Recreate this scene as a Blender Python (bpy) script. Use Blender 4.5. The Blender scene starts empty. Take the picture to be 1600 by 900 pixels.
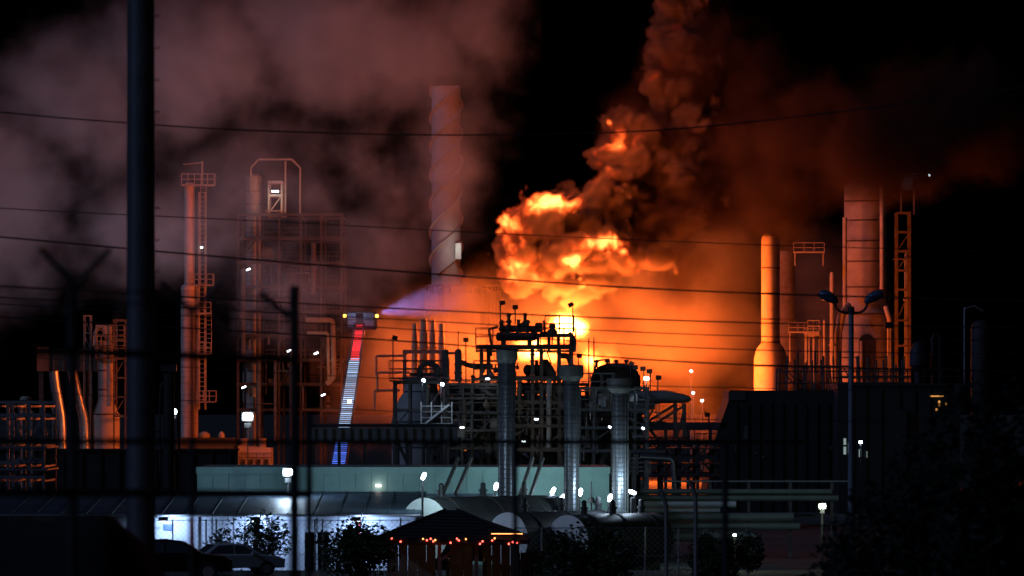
import bpy, math, random
from mathutils import Vector, Matrix
R = math.radians
random.seed(7)
scene = bpy.context.scene
col = scene.collection

# ------------------------------------------------------------------ camera
CAMZ, HOR, F = 8.0, 635.0, 8888.9          # eye height, horizon row and focal length in photo pixels
cam_d = bpy.data.cameras.new('camera'); cam = bpy.data.objects.new('camera', cam_d); col.objects.link(cam)
cam.location = (0, 0, CAMZ); cam.rotation_euler = (R(90), 0, 0)
cam_d.sensor_width = 36; cam_d.lens = 200; cam_d.shift_y = (HOR - 450) / 1600
cam_d.clip_start = 1; cam_d.clip_end = 6000
cam_d.dof.use_dof = True; cam_d.dof.focus_distance = 400; cam_d.dof.aperture_fstop = 4.0
scene.camera = cam

# ------------------------------------------------------------------ night sky, moon, exposure
w = bpy.data.worlds.new('World'); scene.world = w; w.use_nodes = True
nt = w.node_tree; bg = nt.nodes['Background']
sky = nt.nodes.new('ShaderNodeTexSky'); sky.sky_type = 'NISHITA'; sky.sun_disc = False
sky.sun_elevation = R(-4); sky.sun_rotation = R(200)
nt.links.new(sky.outputs[0], bg.inputs[0]); bg.inputs[1].default_value = 0.15
sun_d = bpy.data.lights.new('moon', 'SUN'); sun = bpy.data.objects.new('moon', sun_d); col.objects.link(sun)
sun_d.energy = 0.30; sun_d.angle = R(2); sun_d.color = (.34, .50, 1)
sun.rotation_euler = (R(58), 0, R(-62))
vs = scene.view_settings; vs.view_transform = 'Standard'; vs.look = 'None'; vs.exposure = 0; vs.gamma = 1; vs.use_curve_mapping = False
cy = scene.cycles
cy.use_denoising = True; cy.max_bounces = 5; cy.diffuse_bounces = 2; cy.glossy_bounces = 2; cy.transmission_bounces = 4
cy.transparent_max_bounces = 16; cy.volume_bounces = 0; cy.volume_step_rate = 2.8; cy.volume_max_steps = 256
cy.sample_clamp_indirect = 3; cy.use_light_tree = True

# ------------------------------------------------------------------ helpers
def P(px, py, d):                       # the point seen at photo pixel (px, py), d metres away
    return Vector(((px - 800) * d / F, d, CAMZ + (HOR - py) * d / F))
def S(px, d):                           # pixels to metres at distance d
    return px * d / F

class MB:
    """collects shapes; obj() links them as ONE mesh object"""
    def __init__(s): s.v = []; s.f = []
    def add(s, vs, fs):
        n = len(s.v); s.v += [Vector(x) for x in vs]; s.f += [tuple(i + n for i in f) for f in fs]; return s
    def box(s, c, sz, rz=0.0, ry=0.0):
        a, b, d = sz[0] / 2, sz[1] / 2, sz[2] / 2; m = Matrix.Rotation(rz, 3, 'Z') @ Matrix.Rotation(ry, 3, 'Y')
        vs = [Vector(c) + m @ Vector((x * a, y * b, z * d)) for x in (-1, 1) for y in (-1, 1) for z in (-1, 1)]
        return s.add(vs, [(0, 1, 3, 2), (4, 6, 7, 5), (0, 4, 5, 1), (2, 3, 7, 6), (0, 2, 6, 4), (1, 5, 7, 3)])
    def bbox(s, lo, hi):
        return s.box([(a + b) / 2 for a, b in zip(lo, hi)], [abs(b - a) for a, b in zip(lo, hi)])
    def bar(s, a, b, w_, h_=None):
        a, b = Vector(a), Vector(b); h_ = h_ or w_; t = (b - a).normalized()
        u = t.cross(Vector((0, 0, 1))) if abs(t.z) < .95 else t.cross(Vector((0, 1, 0)))
        u.normalize(); n = t.cross(u)
        vs = [p + u * (x * w_ / 2) + n * (y * h_ / 2) for p in (a, b) for x, y in ((-1, -1), (1, -1), (1, 1), (-1, 1))]
        return s.add(vs, [(0, 3, 2, 1), (4, 5, 6, 7), (0, 1, 5, 4), (1, 2, 6, 5), (2, 3, 7, 6), (3, 0, 4, 7)])
    def ring(s, pts): n = len(s.v); s.v += pts; return list(range(n, n + len(pts)))
    def tube(s, pts, r, n=8, cap=True):
        pts = [Vector(p) for p in pts]; rs = r if isinstance(r, (list, tuple)) else [r] * len(pts); rings = []; u = None
        for i, p in enumerate(pts):
            t = (pts[min(i + 1, len(pts) - 1)] - pts[max(i - 1, 0)]).normalized()
            if u is None: u = t.cross(Vector((0, 0, 1))) if abs(t.z) < .95 else t.cross(Vector((0, 1, 0)))
            u = (u - t * u.dot(t)).normalized(); b = t.cross(u)
            rings.append(s.ring([p + (u * math.cos(2 * math.pi * k / n) + b * math.sin(2 * math.pi * k / n)) * rs[i] for k in range(n)]))
        for A, B in zip(rings, rings[1:]):
            for k in range(n): s.f.append((A[k], A[(k + 1) % n], B[(k + 1) % n], B[k]))
        if cap: s.f.append(tuple(reversed(rings[0]))); s.f.append(tuple(rings[-1]))
        return s
    def lathe(s, c, prof, n=24):
        """prof: (radius, z) up from c"""
        c = Vector(c); rings = []
        for r, z in prof: rings.append(s.ring([c + Vector((r * math.cos(2 * math.pi * k / n), r * math.sin(2 * math.pi * k / n), z)) for k in range(n)]))
        for A, B in zip(rings, rings[1:]):
            for k in range(n): s.f.append((A[k], A[(k + 1) % n], B[(k + 1) % n], B[k]))
        s.f.append(tuple(reversed(rings[0]))); s.f.append(tuple(rings[-1])); return s
    def prism(s, poly, y0, y1):
        """outline in (x, z), pushed from y0 to y1"""
        n = len(poly); vs = [(x, y0, z) for x, z in poly] + [(x, y1, z) for x, z in poly]
        fs = [tuple(range(n)), tuple(reversed(range(n, 2 * n)))] + [(i, i + n, (i + 1) % n + n, (i + 1) % n) for i in range(n)]
        return s.add(vs, fs)
    def obj(s, name, m, parent=None, sm=True, **props):
        base = Vector((0, 0, 0)); q = parent
        while q is not None: base += q.location; q = q.parent
        me = bpy.data.meshes.new(name); me.from_pydata([tuple(x - base) for x in s.v], [], s.f); me.update()
        if sm: me.polygons.foreach_set('use_smooth', [True] * len(me.polygons)); me.set_sharp_from_angle(angle=R(35))
        me.materials.append(m); o = bpy.data.objects.new(name, me); col.objects.link(o); o.parent = parent
        for k_, v_ in props.items(): o[k_] = v_
        return o

def thing(name, label, cat, loc, group=None):
    o = bpy.data.objects.new(name, None); col.objects.link(o); o.location = Vector(loc); o.empty_display_size = .2
    o['label'] = label; o['category'] = cat
    if group: o['group'] = group
    return o
def copy_tree(o, loc, label, parent=None):
    c = o.copy(); col.objects.link(c); c.parent = parent
    if parent is None: c.location = loc; c['label'] = label
    for ch in list(o.children): copy_tree(ch, None, None, c)
    return c
def light(kind, loc, power, colour, parent=None, rad=.15, aim=None, spot=60, name='lamp_light'):
    l = bpy.data.lights.new(name, kind); l.energy = power; l.color = colour
    l.shadow_soft_size = rad
    if kind == 'SPOT': l.spot_size = R(spot); l.spot_blend = .6
    o = bpy.data.objects.new(name, l); col.objects.link(o); o.parent = parent
    o.location = Vector(loc) - (parent.location if parent else Vector())
    if aim is not None: o.rotation_euler = (Vector(aim) - Vector(loc)).to_track_quat('-Z', 'Y').to_euler()
    return o

def mat(name, c, rough=.6, metal=0.0, vary=.35, scale=1.5, bump=.15, c2=None):
    m = bpy.data.materials.new(name); m.use_nodes = True; t = m.node_tree; b = t.nodes['Principled BSDF']
    tc = t.nodes.new('ShaderNodeTexCoord')
    n = t.nodes.new('ShaderNodeTexNoise'); n.inputs['Scale'].default_value = scale; n.inputs['Detail'].default_value = 7; n.inputs['Roughness'].default_value = .65
    t.links.new(tc.outputs['Object'], n.inputs['Vector'])
    r = t.nodes.new('ShaderNodeValToRGB'); t.links.new(n.outputs[0], r.inputs[0]); e = r.color_ramp.elements
    e[0].position = .32; e[1].position = .68
    e[0].color = (*(c2 or [x * (1 - vary) for x in c]), 1); e[1].color = (*[min(1, x * (1 + vary * .5)) for x in c], 1)
    t.links.new(r.outputs[0], b.inputs['Base Color'])
    b.inputs['Metallic'].default_value = metal
    mr = t.nodes.new('ShaderNodeMapRange'); t.links.new(n.outputs[0], mr.inputs[0]); mr.inputs[3].default_value = min(1, rough + .15); mr.inputs[4].default_value = max(.05, rough - .15)
    t.links.new(mr.outputs[0], b.inputs['Roughness'])
    if bump:
        bp = t.nodes.new('ShaderNodeBump'); bp.inputs['Strength'].default_value = bump; bp.inputs['Distance'].default_value = .03
        n2 = t.nodes.new('ShaderNodeTexNoise'); n2.inputs['Scale'].default_value = scale * 9; n2.inputs['Detail'].default_value = 4
        t.links.new(tc.outputs['Object'], n2.inputs['Vector']); t.links.new(n2.outputs[0], bp.inputs['Height']); t.links.new(bp.outputs[0], b.inputs['Normal'])
    return m
def glowmat(name, c, strength):
    m = bpy.data.materials.new(name); m.use_nodes = True; t = m.node_tree; t.nodes.clear()
    o = t.nodes.new('ShaderNodeOutputMaterial'); e = t.nodes.new('ShaderNodeEmission'); e.inputs[0].default_value = (*c, 1); e.inputs[1].default_value = strength
    t.links.new(e.outputs[0], o.inputs[0]); return m

STEEL = mat('painted_steel', (.12, .115, .11), .55, .3)
RUST = mat('weathered_steel', (.16, .12, .09), .75, .1, .5, 1.2)
GALV = mat('galvanised_steel', (.42, .43, .44), .42, .75, .2, 3)
CLAD = mat('aluminium_cladding', (.55, .56, .58), .33, .85, .25, .8, .1)
DULL = mat('dull_cladding', (.33, .32, .30), .6, .2, .35, .7)
CONC = mat('vessel_paint', (.42, .38, .33), .7, 0, .3, .5)
WHITE = mat('white_paint', (.72, .73, .72), .5, 0, .15, .9)
BLACK = mat('black_steel', (.03, .03, .032), .6, .2)
TEAL = mat('teal_panel_paint', (.24, .40, .37), .55, 0, .22, .5)
WALLW = mat('pale_wall_panel_paint', (.62, .64, .68), .55, 0, .2, .8)
ROOFB = mat('dark_blue_roof_sheet', (.07, .10, .14), .5, .2, .3, .5)
WOOD = mat('stained_wood', (.20, .14, .10), .7, 0, .4, 3)
SHINGLE = mat('asphalt_shingle', (.035, .035, .04), .85, 0, .4, 6)
ASPH = mat('asphalt', (.05, .05, .05), .9, 0, .4, .6)
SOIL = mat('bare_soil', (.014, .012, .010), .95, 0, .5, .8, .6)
GROUND = mat('plant_yard_gravel', (.10, .095, .085), .95, 0, .4, .15)
CABLE = mat('cable_rubber', (.02, .02, .022), .6)
GREENP = mat('grey_green_pipe_paint', (.22, .25, .20), .5, .1, .3, .6)
RED = mat('red_paint', (.35, .03, .03), .5)
BLUE = mat('blue_paint', (.03, .09, .35), .5)
LAMPW = glowmat('lamp_white', (.75, .9, 1), 40)
STACK = mat('stack_cladding', (.115, .115, .15), .36, .7, .5, 1.2, .2)
DRUM = mat('drum_shell', (.05, .05, .055), .55, .3, .5, .8)
DARKS = mat('dark_steel', (.05, .045, .042), .7, .2, .5, 1)  # plain dark tone for steel parts and dark walls
LAMPW2 = glowmat('lamp_small_white', (.8, .9, 1), 9)
LAMPG = glowmat('lamp_greenish', (.8, 1, .78), 22)
LAMPY = glowmat('lamp_amber', (1, .5, .08), 5)
LAMPR = glowmat('bulb_red', (1, .09, .06), 7)
LAMPO = glowmat('bulb_orange', (1, .3, .08), 5)
COOL = (.62, .78, 1)

def rail_mesh(m, a, b, h=1.1, sp=1.0, t=.05, rails=(1.0, .52)):
    a, b = Vector(a), Vector(b); n = max(1, round((b - a).length / sp)); up = Vector((0, 0, h))
    for i in range(n + 1): q = a.lerp(b, i / n); m.bar(q, q + up, t)
    for r in rails: m.bar(a + up * r, b + up * r, t)
    return m
def ladder_mesh(m, p0, p1, w_=.5, sp=.35, t=.045, side=(1, 0, 0)):
    p0, p1, sv = Vector(p0), Vector(p1), Vector(side) * w_ / 2
    m.bar(p0 - sv, p1 - sv, t); m.bar(p0 + sv, p1 + sv, t)
    n = int((p1 - p0).length / sp)
    for i in range(n): q = p0.lerp(p1, (i + .5) / n); m.bar(q - sv, q + sv, t * .8)
    return m
def floodlight(label, px, py_top, py_base, d, tilt=.3, lit=None, power=0, dirx=1, size=9, aim=None, group='floodlights on thin poles', mounted=True):
    """black box head on a thin pole; lit: the lens glows"""
    b = P(px, py_base, d); t = P(px, py_top, d); s_ = S(size, d)
    o = thing('floodlight', label, 'floodlight', b, group)
    MB().tube([b, Vector((t.x, t.y, t.z - s_ * .4))], max(.03, S(.9, d)), 6).obj('pole', BLACK, o)
    h = Vector((t.x + dirx * s_ * .35, t.y, t.z))
    MB().box(h, (s_, s_ * .5, s_ * .8), 0, tilt * dirx).bar(h, Vector((t.x, t.y, t.z - s_ * .5)), s_ * .15).obj('head', BLACK, o, sm=False)
    if lit:
        MB().box(h + Vector((0, -s_ * .29, -.05 * s_)), (s_ * .85, s_ * .06, s_ * .62), 0, tilt * dirx).obj('lens', lit, o, sm=False)
        if power: light('SPOT', h + Vector((0, -s_ * .5, 0)), power, COOL, o, .15, aim if aim is not None else h + Vector((dirx * .3, -2, -2.5)), 130)
    return o

# ------------------------------------------------------------------ ground
def ground():
    xs = [-3000, -600, -200, -60, -20, -8, -5, -4, -3.6, -3.2, 0, 3, 8, 20, 60, 200, 600, 3000]
    ys = [-20, 10, 30, 42, 47, 52, 60, 75, 100, 130, 160, 200, 300, 600, 1200, 5500]; v = []; f = []
    for y in ys:
        for x in xs:
            z = 6.2 if y <= 52 else max(0, 6.2 * (1 - (y - 52) / 85)) if y < 137 else 0
            if y <= 60: z += .12 * math.sin(x * 1.3) * math.cos(y * .4)
            v.append((x, y, z))
    n = len(xs)
    for j in range(len(ys) - 1):
        for i in range(n - 1): f.append((j * n + i, j * n + i + 1, (j + 1) * n + i + 1, (j + 1) * n + i))
    m = MB(); m.add(v, f); m.obj('ground', GROUND, kind='structure')
ground()
# dark earth bank at the lower left
def bank():
    m = MB(); nx, ny = 26, 8; v = []; f = []
    for j in range(ny + 1):
        for i in range(nx + 1):
            px = -320 + 600 * i / nx; yy = 46 + 8 * j / ny
            top = P(px, 806 + 4 * math.sin(px * .03) + 3 * math.sin(px * .11), 50).z
            e = 1 if px < 150 else max(0, 1 - ((px - 150) / 130) ** 2)
            s_ = math.sin(math.pi * j / ny) ** .6 if 0 < j < ny else 0
            v.append(((px - 800) * 50 / F, yy, 6.0 + (top - 6.0) * s_ * e + random.uniform(-.01, .01)))
    for j in range(ny):
        for i in range(nx): a = j * (nx + 1) + i; f.append((a, a + 1, a + nx + 2, a + nx + 1))
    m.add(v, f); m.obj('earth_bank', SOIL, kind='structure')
bank()
m = MB(); m.bbox((-60, 190, -.1), (60, 262, .45)); m.obj('parking_lot', ASPH, sm=False, kind='structure')

# ------------------------------------------------------------------ near chain-link fence, out of focus
def near_fence():
    D = 33; o = thing('security_fence', 'out-of-focus dark steel fence with Y-shaped barbed arms crossing the foreground', 'fence', P(300, 1000, D))
    for px, top, wd, d in ((113, 452, 17, 31), (300, 486, 10, 33), (460, 446, 15, 35), (483, 645, 9, 42), (805, 690, 8, 46), (1133, 688, 10, 50)):
        b = P(px, 1010, d); t = P(px, top, d); MB().tube([(t.x, d, 5.6), t], S(wd / 2, d), 10).obj('post', BLACK, o)
    for px, py, sp, rise, d, sides in ((118, 446, 55, 58, 31, (-1, 1)), (300, 488, 48, 48, 33, (-1, 1)), (458, 500, 52, 42, 35, (-1,))):
        for s_ in sides: MB().tube([P(px, py, d), P(px + s_ * sp, py - rise, d)], S(4.5, d), 8).obj('barb_arm', BLACK, o)
    for pts, r in (([(-150, 548, 29), (113, 549, 31), (460, 562, 35)], 5.5), ([(-150, 688, 29), (480, 691, 40), (1140, 690, 50), (1260, 690, 52)], 4.5), ([(-150, 768, 29), (113, 770, 31), (483, 772, 41)], 6)):
        MB().tube([P(*q) for q in pts], S(r, 36), 8).obj('rail', BLACK, o)
    for pts in ([(-200, 446, 28.5), (118, 452, 31), (300, 460, 33), (460, 468, 35)], [(-200, 466, 28.5), (118, 470, 31), (300, 478, 33), (460, 486, 35)]):
        MB().tube([P(*q) for q in pts], .006, 6).obj('barbed_wire', BLACK, o)
near_fence()

# ------------------------------------------------------------------ utility pole and cables
def utility_pole():
    d = 74; o = thing('utility_pole', 'tall dark steel utility pole with climbing pegs crossing the whole height', 'pole', (P(220, 700, d).x, d, 4.6))
    q = P(220, 0, d)
    MB().tube([(q.x, d, 4.4), (q.x, d, 8), (q.x, d, 14), (q.x, d, 17)], [S(23.5, d), S(22.6, d), S(21, d), S(20, d)], 28).obj('shaft', mat('pole_steel', (.16, .17, .20), .42, .55, .3, 2), o)
    for k in range(17):
        a = P(241, 25 + 50 * k, d); MB().tube([a - Vector((.03, 0, 0)), a + Vector((S(8, d), 0, 0)), a + Vector((S(8, d), 0, .015))], .009, 6).obj('climbing_peg', BLACK, o)
utility_pole()
WIRES = [
    ('highest overhead cable, dipping in front of the spiral stack', 112, [(-300, 140), (0, 175), (200, 192), (400, 204), (700, 211), (1000, 205), (1230, 184), (1500, 150), (1900, 90)], 2.4),
    ('faint second overhead cable passing behind the pole above the bucket', 124, [(-300, 300), (0, 325), (400, 345), (800, 366), (1100, 379), (1300, 386), (1900, 402)], 1.6),
    ('overhead cable running across the bright lower edge of the fireball', 108, [(-300, 340), (0, 370), (400, 406), (800, 437), (1100, 455), (1500, 468), (1900, 478)], 3),
    ('cable just below the ladder bucket nozzle, crossing above the platform lamps', 110, [(-300, 425), (0, 447), (600, 481), (1100, 502), (1600, 513), (1900, 519)], 2.5),
    ('thin cable at the height of the ladder bucket, second of the close-set four', 111, [(-300, 440), (0, 464), (600, 498), (1100, 523), (1600, 533), (1900, 538)], 1.8),
    ('thin cable third of the close-set four, crossing the top platform railing', 111.5, [(-300, 450), (0, 475), (600, 512), (1100, 544), (1600, 554), (1900, 560)], 1.9),
    ('thick cable lowest of the close-set four, crossing the red ladder section', 109, [(-300, 468), (0, 495), (600, 531), (1100, 567), (1600, 581), (1900, 590)], 2.8),
    ('thin cable crossing below the left railed platform', 113, [(-300, 540), (0, 556), (600, 591), (1100, 605), (1600, 613), (1900, 618)], 1.5),
    ('thin cable crossing in front of the dome-shouldered vessel', 113.5, [(-300, 600), (0, 610), (600, 642), (1000, 652), (1140, 656), (1600, 662)], 1.4),
]
def smooth(pts, n=6):
    out = []
    for i in range(len(pts) - 1):
        p0 = pts[max(i - 1, 0)]; p1 = pts[i]; p2 = pts[i + 1]; p3 = pts[min(i + 2, len(pts) - 1)]
        for k in range(n):
            t = k / n
            out.append(tuple(.5 * ((2 * b) + (c - a) * t + (2 * a - 5 * b + 4 * c - e) * t * t + (3 * b - a - 3 * c + e) * t ** 3) for a, b, c, e in zip(p0, p1, p2, p3)))
    return out + [pts[-1]]
for lab, d, pts, wd in WIRES:
    MB().tube([P(x, y, d) for x, y in smooth(pts)], S(wd / 2, d), 6).obj('power_cable', CABLE, label=lab, category='cable', group='cables strung across the view')

# ------------------------------------------------------------------ twin-headed street lamp at the right
def street_lamp():
    d = 170; o = thing('street_lamp', 'unlit twin-armed street lamp with two wide heads, in front of the dark building', 'street lamp', (P(1330, 600, d).x, d, 0))
    t = P(1330, 487, d)
    MB().tube([(t.x, d, 0), (t.x, d, 4), t], [S(6.5, d), S(5.5, d), S(4, d)], 16).obj('pole', mat('lamp_pole_paint', (.30, .34, .42), .45, .4), o)
    MB().tube([t - Vector((0, 0, .05)), t + Vector((0, 0, S(8, d)))], [S(6, d), S(4.5, d)], 14).obj('collar', BLACK, o)
    for s_, hx, hy in ((-1, 1290, 464), (1, 1362, 464)):
        arm = [(1330, 489), (1330 + s_ * 14, 488), (1330 + s_ * 23, 481), (1330 + s_ * 25, 473)]
        MB().tube([P(x, y, d) for x, y in smooth(arm, 4)], S(2, d), 8).obj('arm', BLACK, o)
        c = P(hx, hy, d)
        prof = [(1330 + s_ * 22, 474, 3), (1330 + s_ * 27, 468, 7), (1330 + s_ * 36, 463, 8.5), (1330 + s_ * 46, 459, 7), (1330 + s_ * 50, 457, 3)]
        MB().tube([P(x, y, d) for x, y, r in prof], [S(r, d) for x, y, r in prof], 14).obj('lamp_head', mat('lamp_head_blue_grey', (.10, .16, .26), .4, .3), o)
street_lamp()

# ------------------------------------------------------------------ leaves
def leaf_mesh(m, c, size):
    a = random.uniform(0, 6.28); b = random.uniform(-.9, .9); u = Vector((math.cos(a), math.sin(a), b)).normalized(); w_ = u.cross(Vector((random.uniform(-1, 1), random.uniform(-1, 1), random.uniform(-1, 1)))).normalized()
    m.add([c - u * size, c + w_ * size * .45, c + u * size, c - w_ * size * .45], [(0, 1, 2, 3)])
LEAF = mat('dark_leaf', (.05, .075, .03), .6, 0, .5, 4, 0); DLEAF = mat('unlit_leaf', (.012, .017, .010), .8, 0, .5, 4, 0); BARK = mat('bark', (.08, .06, .045), .9, 0, .4, 5)  # the trees' leaf colour is darkened to stand for missing light
def bush(name, label, cat, px, d, z0, wpx, hpx, n, size, lobes=7, seed=1, group='bushes along the parking lot', trunk=True):
    random.seed(seed); b = Vector((P(px, 700, d).x, d, z0)); o = thing(name, label, cat, b, group); w_, h_ = S(wpx, d) / 2, S(hpx, d)
    st = MB(); m = MB(); L = []
    for k in range(lobes):
        a = random.uniform(0, 6.28); q = random.uniform(.2, .72)
        L.append((b + Vector((math.cos(a) * w_ * q, math.sin(a) * w_ * q * .8, h_ * random.uniform(.35, .78))), random.uniform(.16, .46)))
    L.append((b + Vector((0, 0, h_ * .6)), .55))
    for c, r in L: st.tube([b + Vector((0, 0, .02)), b.lerp(c, .5) + Vector((0, 0, .1)), c], [.07 * h_ * .4, .03 * h_ * .4, .012], 6)
    for k in range(n):
        c, r = random.choice(L); v = Vector((random.gauss(0, 1), random.gauss(0, 1), random.gauss(0, 1))).normalized() * random.uniform(.45, 1.12) ** .7
        p = c + Vector((v.x * w_ * r, v.y * w_ * r, v.z * h_ * r * .8)); p.z = max(p.z, b.z + .05)
        leaf_mesh(m, p, size * random.uniform(.6, 1.4))
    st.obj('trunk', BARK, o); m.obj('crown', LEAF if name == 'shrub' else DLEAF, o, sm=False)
    return o
bush('shrub', 'rounded dark shrub in front of the lit wall, left of the gazebo', 'shrub', 560, 232, .45, 135, 108, 5200, .10, 22, 3)
bush('shrub', 'loose dark shrub beside the silver car, backlit by the pale wall', 'shrub', 405, 259.5, .45, 135, 90, 2300, .09, 16, 5)
bush('shrub', 'wide dark shrub right of the gazebo, under the middle clad stack', 'shrub', 915, 225, .45, 175, 112, 7500, .10, 15, 8)
bush('shrub', 'dark shrub right of the bent-top fence post', 'shrub', 1130, 230, .45, 120, 95, 4500, .10, 12, 11)
bush('shrub', 'small dark shrub left of the silver car behind the dark car', 'shrub', 345, 258, .45, 60, 70, 800, .09, 9, 13)
random.seed(21)
for i, (px, d, z0, wp, hp, lab) in enumerate([(1590, 66, 5.2, 330, 400, 'tall unlit leafy tree filling the right edge of the view'), (1440, 72, 4.5, 330, 360, 'unlit leafy tree between the twin street lamp and the right edge'), (1330, 80, 3.6, 250, 330, 'low unlit tree at the lower right, below the twin street lamp'),
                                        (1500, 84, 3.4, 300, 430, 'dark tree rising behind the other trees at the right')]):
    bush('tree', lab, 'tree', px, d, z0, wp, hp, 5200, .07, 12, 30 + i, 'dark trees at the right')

# ------------------------------------------------------------------ parked cars at the bottom left
def car(label, px, d, rz, paint, scale=1.0, z0=0.0):
    o = thing('parked_car', label, 'car', (P(px, 700, d).x, d, z0), 'cars in the parking lot')
    L_, W_ = 4.5, 1.8
    body_p = [(-2.25, .35), (-2.24, .72), (-1.95, .88), (-1.2, .96), (1.5, .98), (2.1, .92), (2.25, .7), (2.22, .35)]
    cab = [(-1.2, .95), (-.45, 1.40), (.1, 1.46), (.85, 1.42), (1.5, .97)]
    def pr(poly, w0, w1=None):
        m = MB(); n = len(poly); w1 = w1 or [w0] * n
        vs = [(x, -a, z) for (x, z), a in zip(poly, w1)] + [(x, a, z) for (x, z), a in zip(poly, w1)]
        return m.add(vs, [tuple(range(n)), tuple(reversed(range(n, 2 * n)))] + [(i, i + n, (i + 1) % n + n, (i + 1) % n) for i in range(n)])
    glass = mat('car_glass', (.05, .07, .08), .12, 0, .1, 1, 0)
    def put(mb, name, m_, parent, sm=True):
        mb.v = [v + o.location for v in mb.v]; q = mb.obj(name, m_, parent, sm); return q
    b = put(pr(body_p, .9, [.82, .88, .9, .9, .9, .88, .86, .8]), 'body', paint, o)
    md = b.modifiers.new('bevel', 'BEVEL'); md.width = .06; md.segments = 2; md.limit_method = 'ANGLE'
    c = put(pr(cab, .78, [.84, .66, .64, .66, .84]), 'cabin', paint, o)
    md = c.modifiers.new('bevel', 'BEVEL'); md.width = .05; md.segments = 2
    win = [(-.95, 1.0), (-.42, 1.34), (.05, 1.385), (.05, 1.0)]; win2 = [(.12, 1.0), (.12, 1.385), (.8, 1.345), (1.25, 1.0)]
    for s_ in (-1, 1):
        for wn in (win, win2):
            m = MB(); n = len(wn); wdt = lambda z: .835 - (z - .97) * .38
            vs = [(x, s_ * (wdt(z) + .015), z) for x, z in wn] + [(x, s_ * (wdt(z) - .02), z) for x, z in wn]
            m.add(vs, [tuple(range(n)), tuple(reversed(range(n, 2 * n)))] + [(i, i + n, (i + 1) % n + n, (i + 1) % n) for i in range(n)]); put(m, 'side_window', glass, o, False)
    ws = MB().add([(-1.16, -.76, 1.0), (-1.16, .76, 1.0), (-.5, .6, 1.39), (-.5, -.6, 1.39), (-1.20, -.76, 1.0), (-1.20, .76, 1.0), (-.54, .6, 1.4), (-.54, -.6, 1.4)], [(0, 1, 2, 3), (7, 6, 5, 4), (0, 4, 5, 1), (1, 5, 6, 2), (2, 6, 7, 3), (3, 7, 4, 0)]); put(ws, 'windscreen', glass, o, False)
    rw = MB().add([(1.48, -.76, 1.0), (1.48, .76, 1.0), (.9, .6, 1.38), (.9, -.6, 1.38), (1.52, -.76, 1.0), (1.52, .76, 1.0), (.94, .6, 1.4), (.94, -.6, 1.4)], [(3, 2, 1, 0), (4, 5, 6, 7), (0, 4, 5, 1), (1, 5, 6, 2), (2, 6, 7, 3), (3, 7, 4, 0)]); put(rw, 'rear_window', glass, o, False)
    for x in (-1.4, 1.35):
        for s_ in (-1, 1):
            wm = MB().tube([(x, s_ * .68, .33), (x, s_ * .90, .33)], .33, 20); w0 = put(wm, 'wheel', BLACK, o)
            rm = MB().tube([(x, s_ * .86, .33), (x, s_ * .915, .33)], .2, 16); q = put(rm, 'rim', GALV, w0)
    for s_ in (-1, 1):
        put(MB().box((-2.2, s_ * .62, .70), (.12, .36, .14)), 'headlight', GALV, o, False); put(MB().box((2.2, s_ * .66, .72), (.1, .3, .14)), 'tail_light', RED, o, False)
        put(MB().box((-.75, s_ * .95, 1.02), (.12, .2, .14)), 'mirror', paint, o, False)
    o.rotation_euler.z = rz; o.scale = (scale,) * 3
    return o
car('silver hatchback parked beside the shrubs at the bottom left, windscreen to the right', 362, 254, R(197), mat('silver_car_paint', (.5, .54, .58), .4, 0, .08, .5, 0), 1.0, .45)
car('black car parked in front of the silver hatchback beside the big pole', 262, 246, R(184), mat('black_car_paint', (.012, .012, .014), .3, .3, .1, .5, 0), 1.24, .45)

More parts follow.
